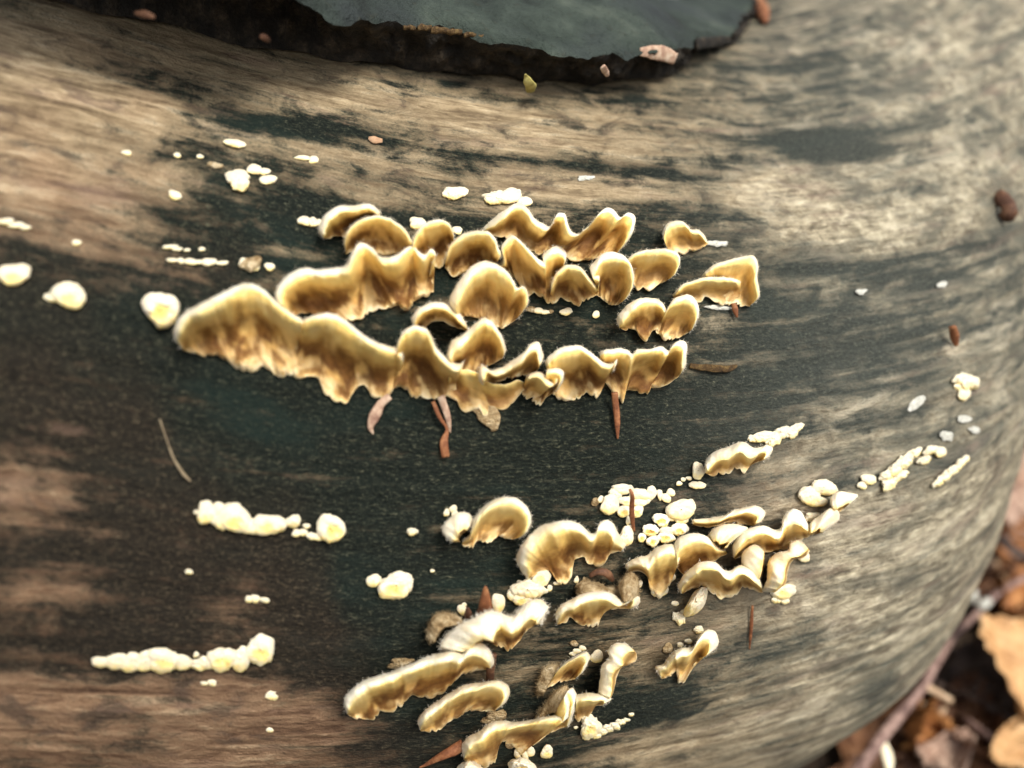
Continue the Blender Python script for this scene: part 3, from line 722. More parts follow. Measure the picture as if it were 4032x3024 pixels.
bracket(BF, 'pleated bracket with folded white-edged rim along the top of the colony', 'bracket fungus', GB, [
    lob('B', [(540, 390), (600, 320), (690, 250), (780, 190), (840, 190), (890, 235), (930, 290), (990, 335), (1050, 350), (1080, 300), (1100, 258), (1150, 262), (1170, 330), (1200, 390), (1260, 405), (1300, 370), (1340, 335), (1375, 290), (1410, 245), (1460, 218), (1510, 238), (1555, 285), (1610, 252), (1662, 285), (1650, 380), (1600, 470), (1530, 545)],
        [(560, 400), (680, 420), (780, 450), (850, 480), (920, 545), (990, 550), (1060, 520), (1140, 570), (1230, 605), (1330, 597), (1420, 570), (1530, 550)], [5, 6, 7, 8, 8, 8, 7.5, 7, 5], [40, 50, 24, 36, 20, 40, 24, 40, 20], frill=.6),
    ])
bracket(BF, 'smooth oval ear-shaped bracket at the right tip of the ruffled chain', 'bracket fungus', GB, [
    lob('B', [(1610, 640), (1600, 600), (1645, 556), (1720, 526), (1830, 514), (1920, 524), (1980, 560), (1986, 620), (1950, 700), (1890, 745)],
        [(1640, 680), (1650, 720), (1660, 775), (1720, 808), (1790, 803), (1830, 775), (1890, 748)], [5, 6, 6, 5.5, 4], [14, 16, 14, 10], brn=.75)])
bracket(BF, 'small frilled bracket standing alone to the right above the ear-shaped one', 'bracket fungus', GB, [
    lob('B', [(1890, 500), (1860, 420), (1870, 360), (1920, 322), (1990, 315), (2040, 342), (2060, 372), (2120, 380), (2165, 420), (2190, 470)],
        [(1895, 505), (1910, 540), (1970, 556), (2040, 545), (2100, 522), (2150, 508), (2188, 478)], [4, 5, 5, 4, 3], [26, 22, 18, 30], brn=.7)])
bracket(BF, 'round open cup-like bracket with white curled left rim in the middle of the colony', 'bracket fungus', GB, [
    lob('B', [(345, 1000), (312, 900), (350, 800), (420, 700), (480, 642), (560, 605), (640, 618), (720, 668), (780, 748), (805, 800), (850, 788), (886, 842), (880, 920), (830, 990), (790, 1030)],
        [(400, 1015), (470, 1010), (540, 1030), (590, 1045), (640, 1070), (690, 1096), (740, 1070), (790, 1035)], [8, 8.5, 9, 8.5, 8, 7, 6], [54, 66, 60, 20, 14, 14], brn=.8, frill=.4)])
bracket(BF, 'small arched bracket like an eyebrow tucked left below the round cup', 'bracket fungus', GB, [
    lob('B', [(50, 1070), (42, 1030), (75, 968), (145, 920), (230, 905), (310, 926), (380, 980), (430, 1050), (450, 1108)],
        [(95, 1100), (150, 1085), (190, 1050), (240, 1040), (290, 1060), (340, 1085), (390, 1100), (445, 1112)], [6, 7, 7.5, 7, 6], [30, 34, 38, 44], frill=.4)])
bracket(BF, 'two-lobed bracket alone to the right of the colony over dark wood', 'bracket fungus', GB, [
    lob('B', [(1545, 1088), (1525, 1030), (1560, 970), (1620, 910), (1700, 876), (1790, 872), (1850, 900), (1888, 958), (1900, 985)],
        [(1545, 1090), (1600, 1112), (1660, 1100), (1690, 1150), (1740, 1185), (1780, 1120), (1810, 1110), (1850, 1100)], [5, 6, 6, 6, 5], [50, 46, 24, 20]),
    lob('B', [(1880, 980), (1905, 930), (1940, 880), (1995, 858), (2060, 850), (2110, 900), (2125, 980), (2090, 1080), (2050, 1120)],
        [(1810, 1110), (1850, 1150), (1890, 1168), (1950, 1160), (2000, 1152), (2050, 1122)], [6, 6, 6, 5, 4], [30, 40, 24, 14], brn=.85)])
bracket(BF, 'crumpled pale bracket slanting up beside the two-lobed one', 'bracket fungus', GB, [
    lob('W', [(1452, 636), (1480, 612), (1520, 600), (1545, 598), (1580, 600), (1600, 606)],
        [(1456, 644), (1490, 648), (1512, 652), (1530, 642), (1560, 656), (1600, 640)], [4, 5, 5, 4], [12, 16, 16], brn=.6),
    lob('W', [(1515, 598), (1540, 572), (1570, 562), (1600, 556), (1625, 551), (1638, 570), (1636, 600), (1641, 640), (1620, 660)],
        [(1545, 615), (1560, 640), (1572, 655), (1590, 650), (1605, 660), (1620, 662)], [4, 5, 5, 4.5, 4], [16, 20, 14], brn=.5)])
# middle right
bracket(BF, 'fan-shaped white and yellow bracket with a small side lobe, alone on black wood', 'bracket fungus', GB, [
    lob('C', [(330, 985), (262, 920), (280, 850), (340, 790), (420, 768), (468, 790), (480, 840), (450, 890)],
        [(335, 985), (370, 978), (385, 940), (400, 925), (420, 915), (435, 905), (445, 900)], [4, 5, 5, 5, 4], [70, 80, 70, 40], brn=.6, top=1),
    lob('C', [(410, 970), (470, 920), (485, 830), (540, 750), (620, 686), (700, 660), (790, 660), (850, 700), (892, 760), (905, 830), (880, 900), (840, 945), (775, 965)],
        [(405, 1000), (440, 1028), (485, 1025), (520, 975), (560, 985), (605, 995), (650, 955), (690, 935), (730, 958), (775, 966)], [5, 6, 6.5, 6.5, 6, 5], [30, 60, 50, 34, 16, 10], brn=.8)],
    [dict(v='C', x=340, y=745, rx=30, ry=28), dict(v='C', x=292, y=772, rx=24, ry=26), dict(v='C', x=350, y=775, rx=26, ry=24)])
bracket(BF, 'large arched bracket with thick white rim and spongy torn base', 'bracket fungus', GB, [
    lob('C', [(880, 1245), (830, 1190), (802, 1100), (840, 1010), (910, 920), (1000, 860), (1100, 836), (1190, 830), (1270, 860), (1335, 918), (1380, 905), (1400, 850), (1450, 826), (1500, 850), (1525, 900), (1560, 960), (1590, 1010), (1560, 1050)],
        [(900, 1245), (960, 1220), (1010, 1190), (1060, 1205), (1090, 1265), (1150, 1300), (1190, 1250), (1225, 1125), (1270, 1100), (1320, 1130), (1370, 1160), (1440, 1140), (1480, 1070), (1560, 1052)], [6, 7, 8, 8.5, 8, 7.5, 7, 5], [40, 66, 60, 50, 44, 50, 70, 40])],
    [dict(v='C', x=1600, y=940, rx=52, ry=72, brn=.4), dict(v='C', x=980, y=1235, rx=72, ry=66, cup=.2)])
bracket(BF, 'thin wing-like bracket with snowy top and rust base below the large arched one', 'bracket fungus', GB, [
    lob('C', [(1095, 1582), (1080, 1510), (1130, 1440), (1200, 1400), (1280, 1360), (1370, 1342), (1460, 1350), (1540, 1390), (1600, 1432), (1640, 1408), (1682, 1375), (1697, 1410), (1670, 1458), (1620, 1470)],
        [(1100, 1585), (1150, 1570), (1190, 1535), (1230, 1560), (1280, 1590), (1330, 1600), (1390, 1585), (1420, 1520), (1470, 1475), (1550, 1466), (1620, 1472)], [5, 6, 7, 7, 6, 5], [70, 60, 56, 50, 40, 50])])
bracket(BF, 'withered tan felted lobe standing behind the thin wing-like bracket', 'bracket fungus', GB, [
    lob('C', [(1560, 1380), (1540, 1300), (1580, 1240), (1630, 1205), (1675, 1230), (1688, 1300), (1680, 1370), (1640, 1420)],
        [(1560, 1400), (1580, 1420), (1600, 1425), (1620, 1425), (1640, 1424)], [5, 6, 6, 5], [90, 110, 80], top=1, mat='old', hair=18),
    lob('C', [(1245, 1370), (1250, 1300), (1300, 1275), (1380, 1290), (1450, 1310), (1530, 1320), (1560, 1360)],
        [(1255, 1380), (1320, 1370), (1400, 1365), (1480, 1375), (1555, 1390)], [3, 4, 4, 3], [80, 80], top=1, mat='old', hair=18)])
# right cluster
bracket(BF, 'upper tier of the overlapping right-hand cluster, three white humps over a brown base', 'bracket fungus', GB, [
    lob('D', [(318, 1200), (302, 1150), (370, 1100), (460, 1082), (530, 1022), (600, 1000), (660, 1012), (697, 1060), (690, 1120), (660, 1165)],
        [(322, 1205), (400, 1200), (460, 1240), (480, 1330), (540, 1390), (590, 1340), (640, 1260), (660, 1180)], [5, 6, 6.5, 7, 6], [100, 90, 60, 36], brn=.9),
    lob('D', [(665, 1090), (655, 1000), (700, 945), (770, 922), (850, 925), (915, 962), (970, 1020), (1025, 1042)],
        [(670, 1170), (730, 1235), (800, 1230), (880, 1170), (960, 1120), (1040, 1070)], [6, 7, 7.5, 7, 6], [60, 60, 50, 40], frill=.5),
    lob('D', [(890, 945), (950, 885), (1040, 855), (1120, 862), (1190, 892), (1100, 945), (1040, 1020)],
        [(930, 990), (970, 1010), (1000, 1030), (1020, 1035), (1030, 1035), (1036, 1030), (1040, 1024)], [6, 7, 7, 6, 5], [90, 100, 90], top=1, brn=.5)])
bracket(BF, 'slim spindle-shaped bracket with grey felted tail behind the right-hand cluster', 'bracket fungus', GB, [
    lob('D', [(785, 850), (790, 820), (870, 815), (950, 802), (1020, 790), (1090, 752), (1180, 730), (1260, 725), (1316, 770), (1290, 830), (1235, 865)],
        [(795, 862), (870, 880), (950, 875), (1020, 852), (1090, 842), (1160, 852), (1235, 868)], [3, 4, 5, 5.5, 5, 4], [40, 44, 60, 60, 24], brn=.6)])
bracket(BF, 'blurred pale bracket reaching furthest right in the overlapping cluster', 'bracket fungus', GB, [
    lob('D', [(1080, 1095), (1080, 1010), (1130, 932), (1210, 882), (1300, 865), (1380, 892), (1430, 880), (1445, 800), (1500, 748), (1570, 760), (1612, 830), (1640, 880)],
        [(1095, 1110), (1150, 1090), (1230, 1070), (1330, 1060), (1420, 1050), (1490, 1030), (1570, 990), (1640, 940)], [6, 7, 7, 7, 7, 6], [34, 50, 50, 60, 90, 70], frill=.5),
    lob('D', [(1625, 900), (1640, 850), (1700, 800), (1780, 742), (1840, 760), (1850, 820), (1800, 870), (1735, 912)],
        [(1630, 925), (1650, 925), (1670, 922), (1690, 920), (1735, 915)], [6, 6.5, 6, 5], [110, 100, 90], top=1, brn=.5),
    lob('D', [(1795, 740), (1790, 660), (1850, 616), (1930, 626), (1986, 646), (1960, 680), (1900, 725)],
        [(1800, 752), (1830, 765), (1860, 760), (1880, 745), (1900, 730)], [4, 5, 4, 3], [70, 60, 40], top=1, brn=.5)])
bracket(BF, 'low front bracket of the right-hand cluster with two humps and pale pillars', 'bracket fungus', GB, [
    lob('D', [(705, 1358), (682, 1300), (720, 1230), (790, 1160), (870, 1125), (950, 1130), (1010, 1182), (1060, 1195), (1110, 1158), (1170, 1155), (1230, 1200), (1290, 1285), (1300, 1335)],
        [(715, 1360), (780, 1320), (860, 1300), (930, 1350), (1010, 1400), (1090, 1385), (1150, 1320), (1220, 1335), (1300, 1352)], [7, 8, 8.5, 8.5, 8, 7], [40, 44, 44, 60, 50, 40]),
    lob('D', [(1150, 1250), (1142, 1100), (1178, 1032), (1238, 1006), (1290, 1020)],
        [(1255, 1280), (1298, 1245), (1314, 1170), (1316, 1095), (1308, 1045)], [6, 7, 7, 6], [100, 100], top=1, brn=.45, frill=.2),
    lob('D', [(1295, 1345), (1328, 1240), (1340, 1125), (1400, 1062), (1478, 1042), (1502, 985), (1570, 962)],
        [(1400, 1355), (1468, 1285), (1490, 1175), (1524, 1112), (1590, 1106), (1622, 1082), (1640, 1050)], [6, 7, 7, 7, 6, 5], [110, 100, 70], top=1, brn=.45, frill=.2),
    ], [dict(v='D', x=1590, y=1090, rx=50, ry=40, brn=.4)])
# lower cluster
bracket(BF, 'thick slanting bracket with long white back and golden underside near the log foot', 'bracket fungus', GB, [
    lob('E', [(305, 1262), (284, 1170), (330, 1100), (400, 1042), (500, 1000), (620, 960), (740, 918), (860, 862), (980, 828), (1080, 808), (1150, 832), (1210, 770), (1285, 752), (1345, 810), (1378, 890), (1345, 942)],
        [(312, 1272), (370, 1300), (480, 1300), (560, 1262), (640, 1240), (700, 1190), (770, 1122), (850, 1140), (960, 1120), (1060, 1052), (1150, 972), (1250, 946), (1345, 944)], [6, 7, 7.5, 8, 8, 8, 8, 7], [70, 70, 60, 56, 56, 60, 110, 60])])
bracket(BF, 'curled bracket with woolly white back arching over a dark hollow', 'bracket fungus', GB, [
    lob('E', [(985, 815), (1000, 740), (1080, 650), (1190, 590), (1290, 540), (1370, 520), (1440, 545), (1505, 562), (1570, 500), (1640, 446), (1700, 434), (1766, 490), (1740, 545), (1710, 605)],
        [(1150, 830), (1240, 780), (1290, 745), (1340, 740), (1400, 770), (1440, 790), (1475, 808), (1520, 770), (1560, 740), (1600, 680), (1650, 640), (1710, 612)], [6, 8, 8.5, 9, 9, 8.5, 7, 5], [190, 190, 130, 60, 90, 80, 50], top=1, hair=16),
    lob('E', [(900, 745), (892, 640), (930, 560), (1000, 532), (1070, 535), (1130, 570), (1140, 620)],
        [(930, 760), (955, 730), (985, 680), (1030, 650), (1080, 640), (1140, 630)], [4, 5, 5, 4], [110, 90], top=1, mat='old', hair=14)])
bracket(BF, 'plain spoon-shaped tan bracket under the thick slanting one', 'bracket fungus', GB, [
    lob('E', [(835, 1380), (820, 1310), (870, 1240), (960, 1178), (1070, 1102), (1170, 1052), (1280, 1040), (1390, 1025), (1462, 1050), (1487, 1110), (1460, 1180), (1385, 1240)],
        [(842, 1392), (900, 1396), (980, 1380), (1040, 1318), (1090, 1300), (1140, 1275), (1190, 1232), (1270, 1250), (1385, 1243)], [6, 7, 7.5, 7.5, 7, 6], [44, 50, 50, 44, 24], brn=.85, hair=2)])
bracket(BF, 'wavy bracket with upturned pleated back and brown spike below its left end', 'bracket fungus', GB, [
    lob('E', [(1155, 1592), (1135, 1510), (1180, 1440), (1270, 1390), (1330, 1342), (1420, 1312), (1520, 1322), (1640, 1312), (1760, 1282), (1860, 1278), (1905, 1300), (1925, 1200), (1905, 1110), (1940, 1076), (1976, 1130), (1960, 1230), (1925, 1340), (1900, 1356)],
        [(1158, 1602), (1220, 1612), (1320, 1640), (1385, 1600), (1410, 1500), (1450, 1472), (1520, 1510), (1560, 1572), (1620, 1510), (1680, 1470), (1740, 1430), (1800, 1390), (1860, 1370), (1900, 1360)], [6, 7, 8, 8, 8, 8, 7.5, 6], [50, 54, 50, 40, 36, 40, 24]),
    lob('E', [(1690, 1260), (1740, 1200), (1790, 1130), (1850, 1080), (1900, 1070), (1925, 1120), (1920, 1200)],
        [(1660, 1300), (1720, 1310), (1790, 1300), (1850, 1290), (1900, 1290)], [3, 4, 6, 7], [150, 150], top=1, mat='old', hair=18)])
bracket(BF, 'upright crooked white bracket like a letter L beside the pleated one', 'bracket fungus', GB, [
    lob('F', [(490, 1185), (500, 1130), (580, 1115), (660, 1118), (720, 1130), (748, 1165), (690, 1200)],
        [(485, 1290), (520, 1310), (570, 1290), (610, 1255), (625, 1215), (655, 1205), (690, 1204)], [6, 7, 7, 6.5, 6], [40, 44, 44], brn=.7),
    lob('F', [(650, 1150), (662, 1060), (672, 980), (684, 905), (735, 858), (722, 805), (780, 752), (862, 756)],
        [(740, 1180), (768, 1105), (792, 1015), (825, 938), (890, 912), (938, 885), (940, 840), (918, 805)], [6, 7, 7, 7, 6.5, 6, 5], [60, 56, 70, 60], top=1, brn=.5, frill=.2)],
    [dict(v='F', x=600, y=1360, rx=80, ry=78, cup=.2, lump=.3), dict(v='F', x=570, y=1415, rx=45, ry=35)])
bracket(BF, 'weathered brown bracket with thin yellow rim propped beside the L-shaped one', 'bracket fungus', GB, [
    lob('F', [(355, 960), (400, 902), (480, 852), (560, 815), (600, 850), (582, 892), (545, 960), (490, 1010)],
        [(270, 1080), (320, 1060), (370, 1040), (420, 1030), (450, 1020), (490, 1012)], [4, 5, 5.5, 5, 4], [30, 36, 36, 10]),
    lob('F', [(205, 1130), (215, 1060), (240, 960), (300, 910), (360, 905), (400, 930)],
        [(260, 1140), (285, 1090), (300, 1060), (330, 1010), (370, 960), (400, 940)], [2, 3, 3, 3], [70, 70], top=1, mat='old', hair=18)])
bracket(BF, 'small snowy crescent bracket standing apart on the grey-tan wood', 'bracket fungus', GB, [
    lob('F', [(1110, 1008), (1070, 930), (1130, 902), (1190, 822), (1260, 790), (1350, 772), (1388, 702), (1440, 660), (1500, 670), (1532, 730), (1510, 790), (1440, 840), (1375, 852)],
        [(1115, 1010), (1170, 990), (1215, 950), (1240, 1010), (1280, 1020), (1320, 970), (1350, 900), (1375, 856)], [5, 6, 6, 6, 6, 5], [90, 70, 56, 60, 100, 60], brn=.6)])
bracket(BF, 'short bracket with toothed lower edge by a white crust trail', 'bracket fungus', GB, [
    lob('D', [(875, 480), (880, 400), (940, 330), (1050, 290), (1150, 258), (1220, 300), (1280, 300), (1330, 280), (1370, 310), (1340, 370), (1295, 392)],
        [(890, 490), (940, 510), (1000, 475), (1050, 490), (1110, 450), (1170, 470), (1220, 420), (1295, 394)], [5, 6, 6.5, 6, 5], [90, 80, 60, 60, 30], brn=.6)],
    [dict(v='D', x=828, y=465, rx=50, ry=56)])
# ------------------------------------------------------------------ buttons and young knobs
GK = 'button fungi scattered on the log'
K = lambda v, x, y, rx, ry=None, **k: dict(v=v, x=x, y=y, rx=rx, ry=ry if ry else rx, **k)
knob('flat yellow-centred cup button touching the left end of the longest tier', GK, **K('W', 349, 668, 41, 35, cup=.6, brn=.5, hh=3.5))
knob_row('lumpy white double button between two others in the left trail', GK, [K('W', 150, 638, 33, 29, cup=.2), K('W', 118, 642, 16, 12), K('W', 104, 640, 9, 7)])
knob('smooth oval white button at the far left start of the trail', GK, **K('W', 30, 592, 33, 25, cup=.3))
knob_row('long crust of white specks on the pinkish streak at far left', GK, [K('W', 12, 478, 16, 7), K('W', 36, 486, 16, 6), K('W', 55, 491, 11, 5)])
knob('tiny white speck below the far left crust', GK, **K('W', 165, 524, 11, 6))
knob_row('rough white ball with grey cracked skin on brown wood', GK, [K('W', 516, 388, 24, 21, lump=.25), K('W', 522, 408, 8, 6)])
knob_row('trio of small white buttons beside the rough white ball', GK, [K('W', 550, 366, 14, 12), K('W', 571, 370, 10, 8), K('W', 579, 388, 16, 11)])
knob('slim white bar of crust highest up on the bare wood', GK, **K('W', 507, 310, 24, 9, tilt=.25))
knob_row('thin white crust with a round end, right of the slim bar', GK, [K('W', 655, 341, 16, 5, tilt=.1), K('W', 678, 345, 10, 8)])
knob('pointed white seed-like button under the rough ball', GK, **K('W', 377, 421, 16, 9, tilt=.3))
knob('small pale speck at the left end of the dotted line of specks', GK, **K('W', 274, 330, 11, 6))
knob('tiny white speck in the dotted line beside the small pale end speck', GK, **K('W', 383, 335, 8, 6))
knob('tiny white speck in the dotted line, next to the ragged greyish crust spot', GK, **K('W', 432, 338, 7, 5))
knob('ragged greyish crust spot left of the rough white ball', GK, mat='old', **K('W', 465, 357, 16, 7, tilt=.2))
knob_row('row of flat white crusts on a pink scar left of the colony', GK,
    [K('W', 368, 533, 14, 5), K('W', 383, 538, 10, 4), K('W', 404, 540, 7, 3), K('W', 436, 538, 7, 4), K('W', 372, 562, 12, 4), K('W', 390, 563, 8, 6), K('W', 412, 565, 13, 7), K('W', 432, 566, 8, 5), K('W', 451, 566, 13, 9), K('W', 480, 568, 12, 5)])
knob_row('brown-topped wart beside the row of flat crusts', GK, [K('W', 541, 570, 20, 15, mat='old', lump=.3), K('W', 526, 568, 10, 10), K('W', 552, 576, 9, 8)])
knob('little smooth white button just right of the brown-topped wart', GK, **K('W', 583, 576, 12, 8))
knob_row('frothy white crumb at the left foot of the hooded caps', GK, [K('W', 657, 478, 13, 9, lump=.4), K('W', 676, 480, 12, 10, lump=.4), K('W', 689, 481, 9, 8)])
knob('round white button by the grey film spot above the colony', GK, **K('W', 984, 417, 25, 15, lump=.25))
knob_row('loaf of white crust above the pleated bracket', GK, [K('W', 1072, 427, 24, 15, lump=.3), K('W', 1100, 424, 24, 16), K('W', 1132, 436, 17, 10)])
knob_row('pair of white buttons peeping over the hooded caps', GK, [K('W', 902, 482, 17, 12), K('W', 988, 497, 10, 8)])
knob_row('crumbly tan line of crust right of the round cup', GK, [K('B', 905, 955, 34, 22, mat='old'), K('B', 960, 965, 34, 24), K('B', 1010, 975, 30, 18), K('B', 1045, 972, 20, 16, mat='old')])
knob('cream bead in the middle of the line right of the round cup', GK, **K('B', 1160, 972, 44, 28))
knob('cream bead at the far end of the line right of the round cup', GK, **K('B', 1377, 992, 28, 26))
# lower left
knob_row('chain of fused cream buttons on black wood at left', GK, [K('W', 446, 1107, 19, 23), K('W', 475, 1104, 15, 18), K('W', 478, 1124, 20, 20), K('W', 507, 1120, 30, 32, cup=.25), K('W', 545, 1138, 22, 18), K('W', 578, 1133, 31, 25, cup=.2), K('W', 424, 1106, 5, 5)])
knob('single cream bead right of the fused chain', GK, **K('W', 632, 1127, 17, 13, lump=.25))
knob_row('sprinkle of white crumbs leading to a cup button', GK, [K('W', 640, 1152, 9, 8), K('W', 655, 1150, 9, 7), K('W', 662, 1136, 8, 5), K('W', 672, 1158, 9, 8), K('W', 686, 1160, 11, 8)])
knob('open cream cup button at the end of the crumb sprinkle', GK, **K('W', 714, 1142, 28, 33, cup=.7, brn=.4, cx=.25, cy=0.1))
knob('crumbly yellow speck alone left of the fan-shaped bracket', GK, **K('W', 891, 1149, 11, 9, lump=.5))
knob('round white bead touching the snail-shaped button', GK, **K('E', 500, 298, 52, 48, lump=.2))
knob_row('snail-shaped cream button on black wood', GK, [K('E', 665, 335, 108, 98, cup=.45, brn=.35), K('E', 580, 325, 38, 40)])
knob_row('pair of white crumbs on the dark brown wood', GK, [K('W', 538, 1294, 9, 7), K('W', 551, 1293, 10, 8), K('W', 572, 1296, 9, 6)])
knob('lone white speck above the pair of crumbs', GK, **K('W', 408, 1235, 8, 6))
knob('pin-sized white speck right of the snail-shaped button', GK, **K('W', 934, 1233, 5, 4))
knob_row('long row of cream buttons pressed together at lower left', GK, [K('W', 222, 1430, 20, 13), K('W', 250, 1429, 22, 18), K('W', 282, 1431, 22, 20), K('W', 315, 1429, 20, 21), K('W', 352, 1427, 34, 25, cup=.2), K('W', 390, 1430, 22, 16), K('W', 408, 1432, 10, 10)])
knob_row('cluster of white knobs topped by a brown-bellied cup at lower left', GK, [K('W', 428, 1436, 12, 13, lump=.4), K('W', 446, 1432, 16, 16), K('W', 480, 1423, 28, 27, cup=.2), K('W', 520, 1424, 18, 26), K('W', 562, 1404, 29, 31, cup=.4, brn=.5), K('W', 424, 1414, 6, 6)])
knob_row('scattered white flecks under the long cream row', GK, [K('W', 442, 1476, 9, 4), K('W', 458, 1475, 9, 7)])
knob('white fleck on the reddish wood below the rows', GK, **K('W', 586, 1503, 12, 10, lump=.4))
knob('faint white fleck at the edge of the pale patch near the log foot', GK, **K('W', 583, 1577, 8, 6))
# around the lower clusters
knob_row('crooked pale blob with a curled finger left of the wing bracket', GK, [K('C', 880, 1330, 105, 75, lump=.3), K('C', 840, 1400, 60, 50, cup=.3), K('C', 765, 1360, 30, 50), K('C', 800, 1310, 40, 24), K('C', 820, 1275, 20, 14)])
knob('smooth white ball behind the orange bud scale', GK, **K('E', 1404, 460, 54, 66, lump=.06))
knob_row('little white ball with a tuft left of the orange bud scale', GK, [K('E', 1143, 512, 34, 38), K('E', 1158, 472, 16, 14)])
knob_row('white crumbs under the large arched bracket', GK, [K('C', 1095, 1285, 24, 14), K('C', 1040, 1320, 16, 26), K('C', 890, 1240, 20, 18), K('C', 1235, 1260, 16, 26)])
knob_row('crowd of white pinheads around a brown needle', GK,
    [K('D', 190, 715, 62, 70), K('D', 225, 640, 48, 42), K('D', 280, 600, 70, 36), K('D', 310, 690, 60, 36, cup=.2), K('D', 405, 640, 66, 45), K('D', 405, 695, 46, 34), K('D', 290, 760, 44, 48, cup=.5, brn=.5), K('D', 385, 760, 40, 48, cup=.4, brn=.5), K('D', 120, 675, 22, 26), K('D', 80, 695, 26, 28, mat='old'), K('D', 490, 625, 36, 46), K('D', 550, 640, 20, 36), K('D', 595, 665, 30, 34), K('D', 630, 625, 26, 30), K('D', 320, 830, 14, 40), K('D', 455, 680, 26, 34)])
knob_row('big white button with a yellow foot right of the pinheads', GK, [K('D', 705, 750, 94, 76), K('D', 710, 820, 44, 34, cup=.2), K('D', 775, 700, 26, 26)])
knob_row('bunch of old tan buttons beneath the pinheads', GK, [K('D', 480, 900, 54, 40, brn=.9, cup=.6, lump=.25), K('D', 560, 825, 56, 46, brn=.9, cup=.6, lump=.25), K('D', 600, 905, 46, 34), K('D', 590, 950, 52, 44, brn=.9, cup=.6, lump=.25), K('D', 690, 890, 52, 50, brn=.9, cup=.6, lump=.25), K('D', 420, 950, 26, 34, brn=.9, cup=.6, lump=.25), K('D', 500, 980, 40, 40, brn=.9, cup=.6, lump=.25), K('D', 640, 800, 30, 34, brn=.9, cup=.6, lump=.25)])
knob_row('white crumbs leading up to the toothed bracket', GK, [K('D', 690, 560, 22, 16), K('D', 720, 530, 18, 14), K('D', 760, 522, 20, 14), K('D', 800, 570, 36, 28), K('D', 845, 572, 30, 28)])
knob_row('frothy white crust trail running up right from the toothed bracket', GK, [K('D', 1240, 235, 42, 28, lump=.4), K('D', 1300, 220, 60, 46, lump=.3), K('D', 1380, 235, 60, 42, lump=.45, tilt=-.4), K('D', 1450, 190, 64, 40, lump=.45, tilt=-.4), K('D', 1510, 190, 50, 36, lump=.45, tilt=-.4), K('D', 1545, 150, 44, 24, lump=.4, tilt=-.3)])
knob_row('twin white puffs above the tail of the right-hand cluster', GK, [K('D', 1640, 650, 74, 72), K('D', 1740, 590, 78, 60), K('D', 1690, 690, 60, 44), K('D', 1665, 800, 50, 34, lump=.4)])
knob_row('cream knob at the lower right tip of the cluster', GK, [K('D', 1440, 1345, 78, 56, cup=.3), K('D', 1400, 1400, 34, 30), K('D', 1460, 1410, 30, 24)])
knob_row('tilted white thumb-shaped button under the low front bracket', GK, [K('D', 815, 1420, 52, 108, tilt=.62, hh=5), K('D', 690, 1535, 44, 40, lump=.35), K('D', 730, 1500, 30, 30), K('D', 660, 1430, 24, 20)])
knob_row('lumpy yellowish knob hanging from the upper tier of the cluster', GK, [K('D', 545, 1330, 52, 56, cup=.5, brn=.6), K('D', 620, 1240, 34, 40), K('D', 400, 1290, 22, 28)])
knob('smooth grey-white ball beside the weathered brown bracket', GK, **K('F', 645, 850, 50, 46, lump=.06))
knob_row('string of white crumbs under the L-shaped bracket', GK, [K('F', x, y, r, r * .75, lump=.4) for x, y, r in ((640, 1420, 34), (690, 1390, 34), (730, 1370, 34), (775, 1355, 38), (815, 1325, 30), (860, 1310, 20), (895, 1270, 18), (495, 1365, 14))])
knob('cream bead near the bottom below the wavy bracket', GK, **K('E', 1757, 1545, 46, 46, cup=.2))
knob('rounded white cap peeping in below the wavy bracket', GK, **K('E', 1200, 1700, 120, 80, hh=6))
knob('squarish cream cap beside the rounded white one below the wavy bracket', GK, **K('E', 1575, 1655, 108, 66, hh=6, cup=.2, brn=.5))
knob_row('hanging shreds of pale flesh under the wavy bracket', GK, [K('E', 1545, 1560, 22, 40), K('E', 1600, 1570, 20, 34), K('E', 1640, 1540, 24, 40), K('E', 1490, 1495, 30, 26, mat='old')])
knob_row('pale woolly tuft between the spoon bracket and the wavy one', GK, [K('E', 1390, 1280, 60, 40, mat='old', lump=.4), K('E', 1330, 1310, 40, 26, mat='old', lump=.4)])
knob_row('faint old crumbs above the snowy crescent bracket', GK, [K('F', 1160, 790, 34, 36, mat='old'), K('F', 1385, 655, 34, 26, lump=.3), K('F', 1250, 765, 24, 18), K('F', 1310, 740, 24, 18)])
knob_row('old yellow crumbs above the weathered brown bracket', GK, [K('F', 480, 755, 24, 24, mat='old'), K('F', 540, 790, 22, 22), K('F', 500, 810, 26, 20), K('F', 470, 830, 22, 16)])
knob_row('spongy tan heap above the wing bracket', GK, [K('C', 1300, 1290, 50, 40, mat='old', lump=.4), K('C', 1285, 1345, 40, 34, mat='old', lump=.4), K('C', 1390, 1330, 60, 46, mat='old', lump=.3), K('C', 1460, 1350, 50, 40, mat='old', lump=.3)])
knob_row('ragged woolly crest on the back of the thick slanting bracket', GK, [K('E', 700, 895, 60, 34, mat='old', lump=.5), K('E', 660, 920, 44, 24, mat='old', lump=.5), K('E', 745, 885, 36, 22, mat='old', lump=.5)])
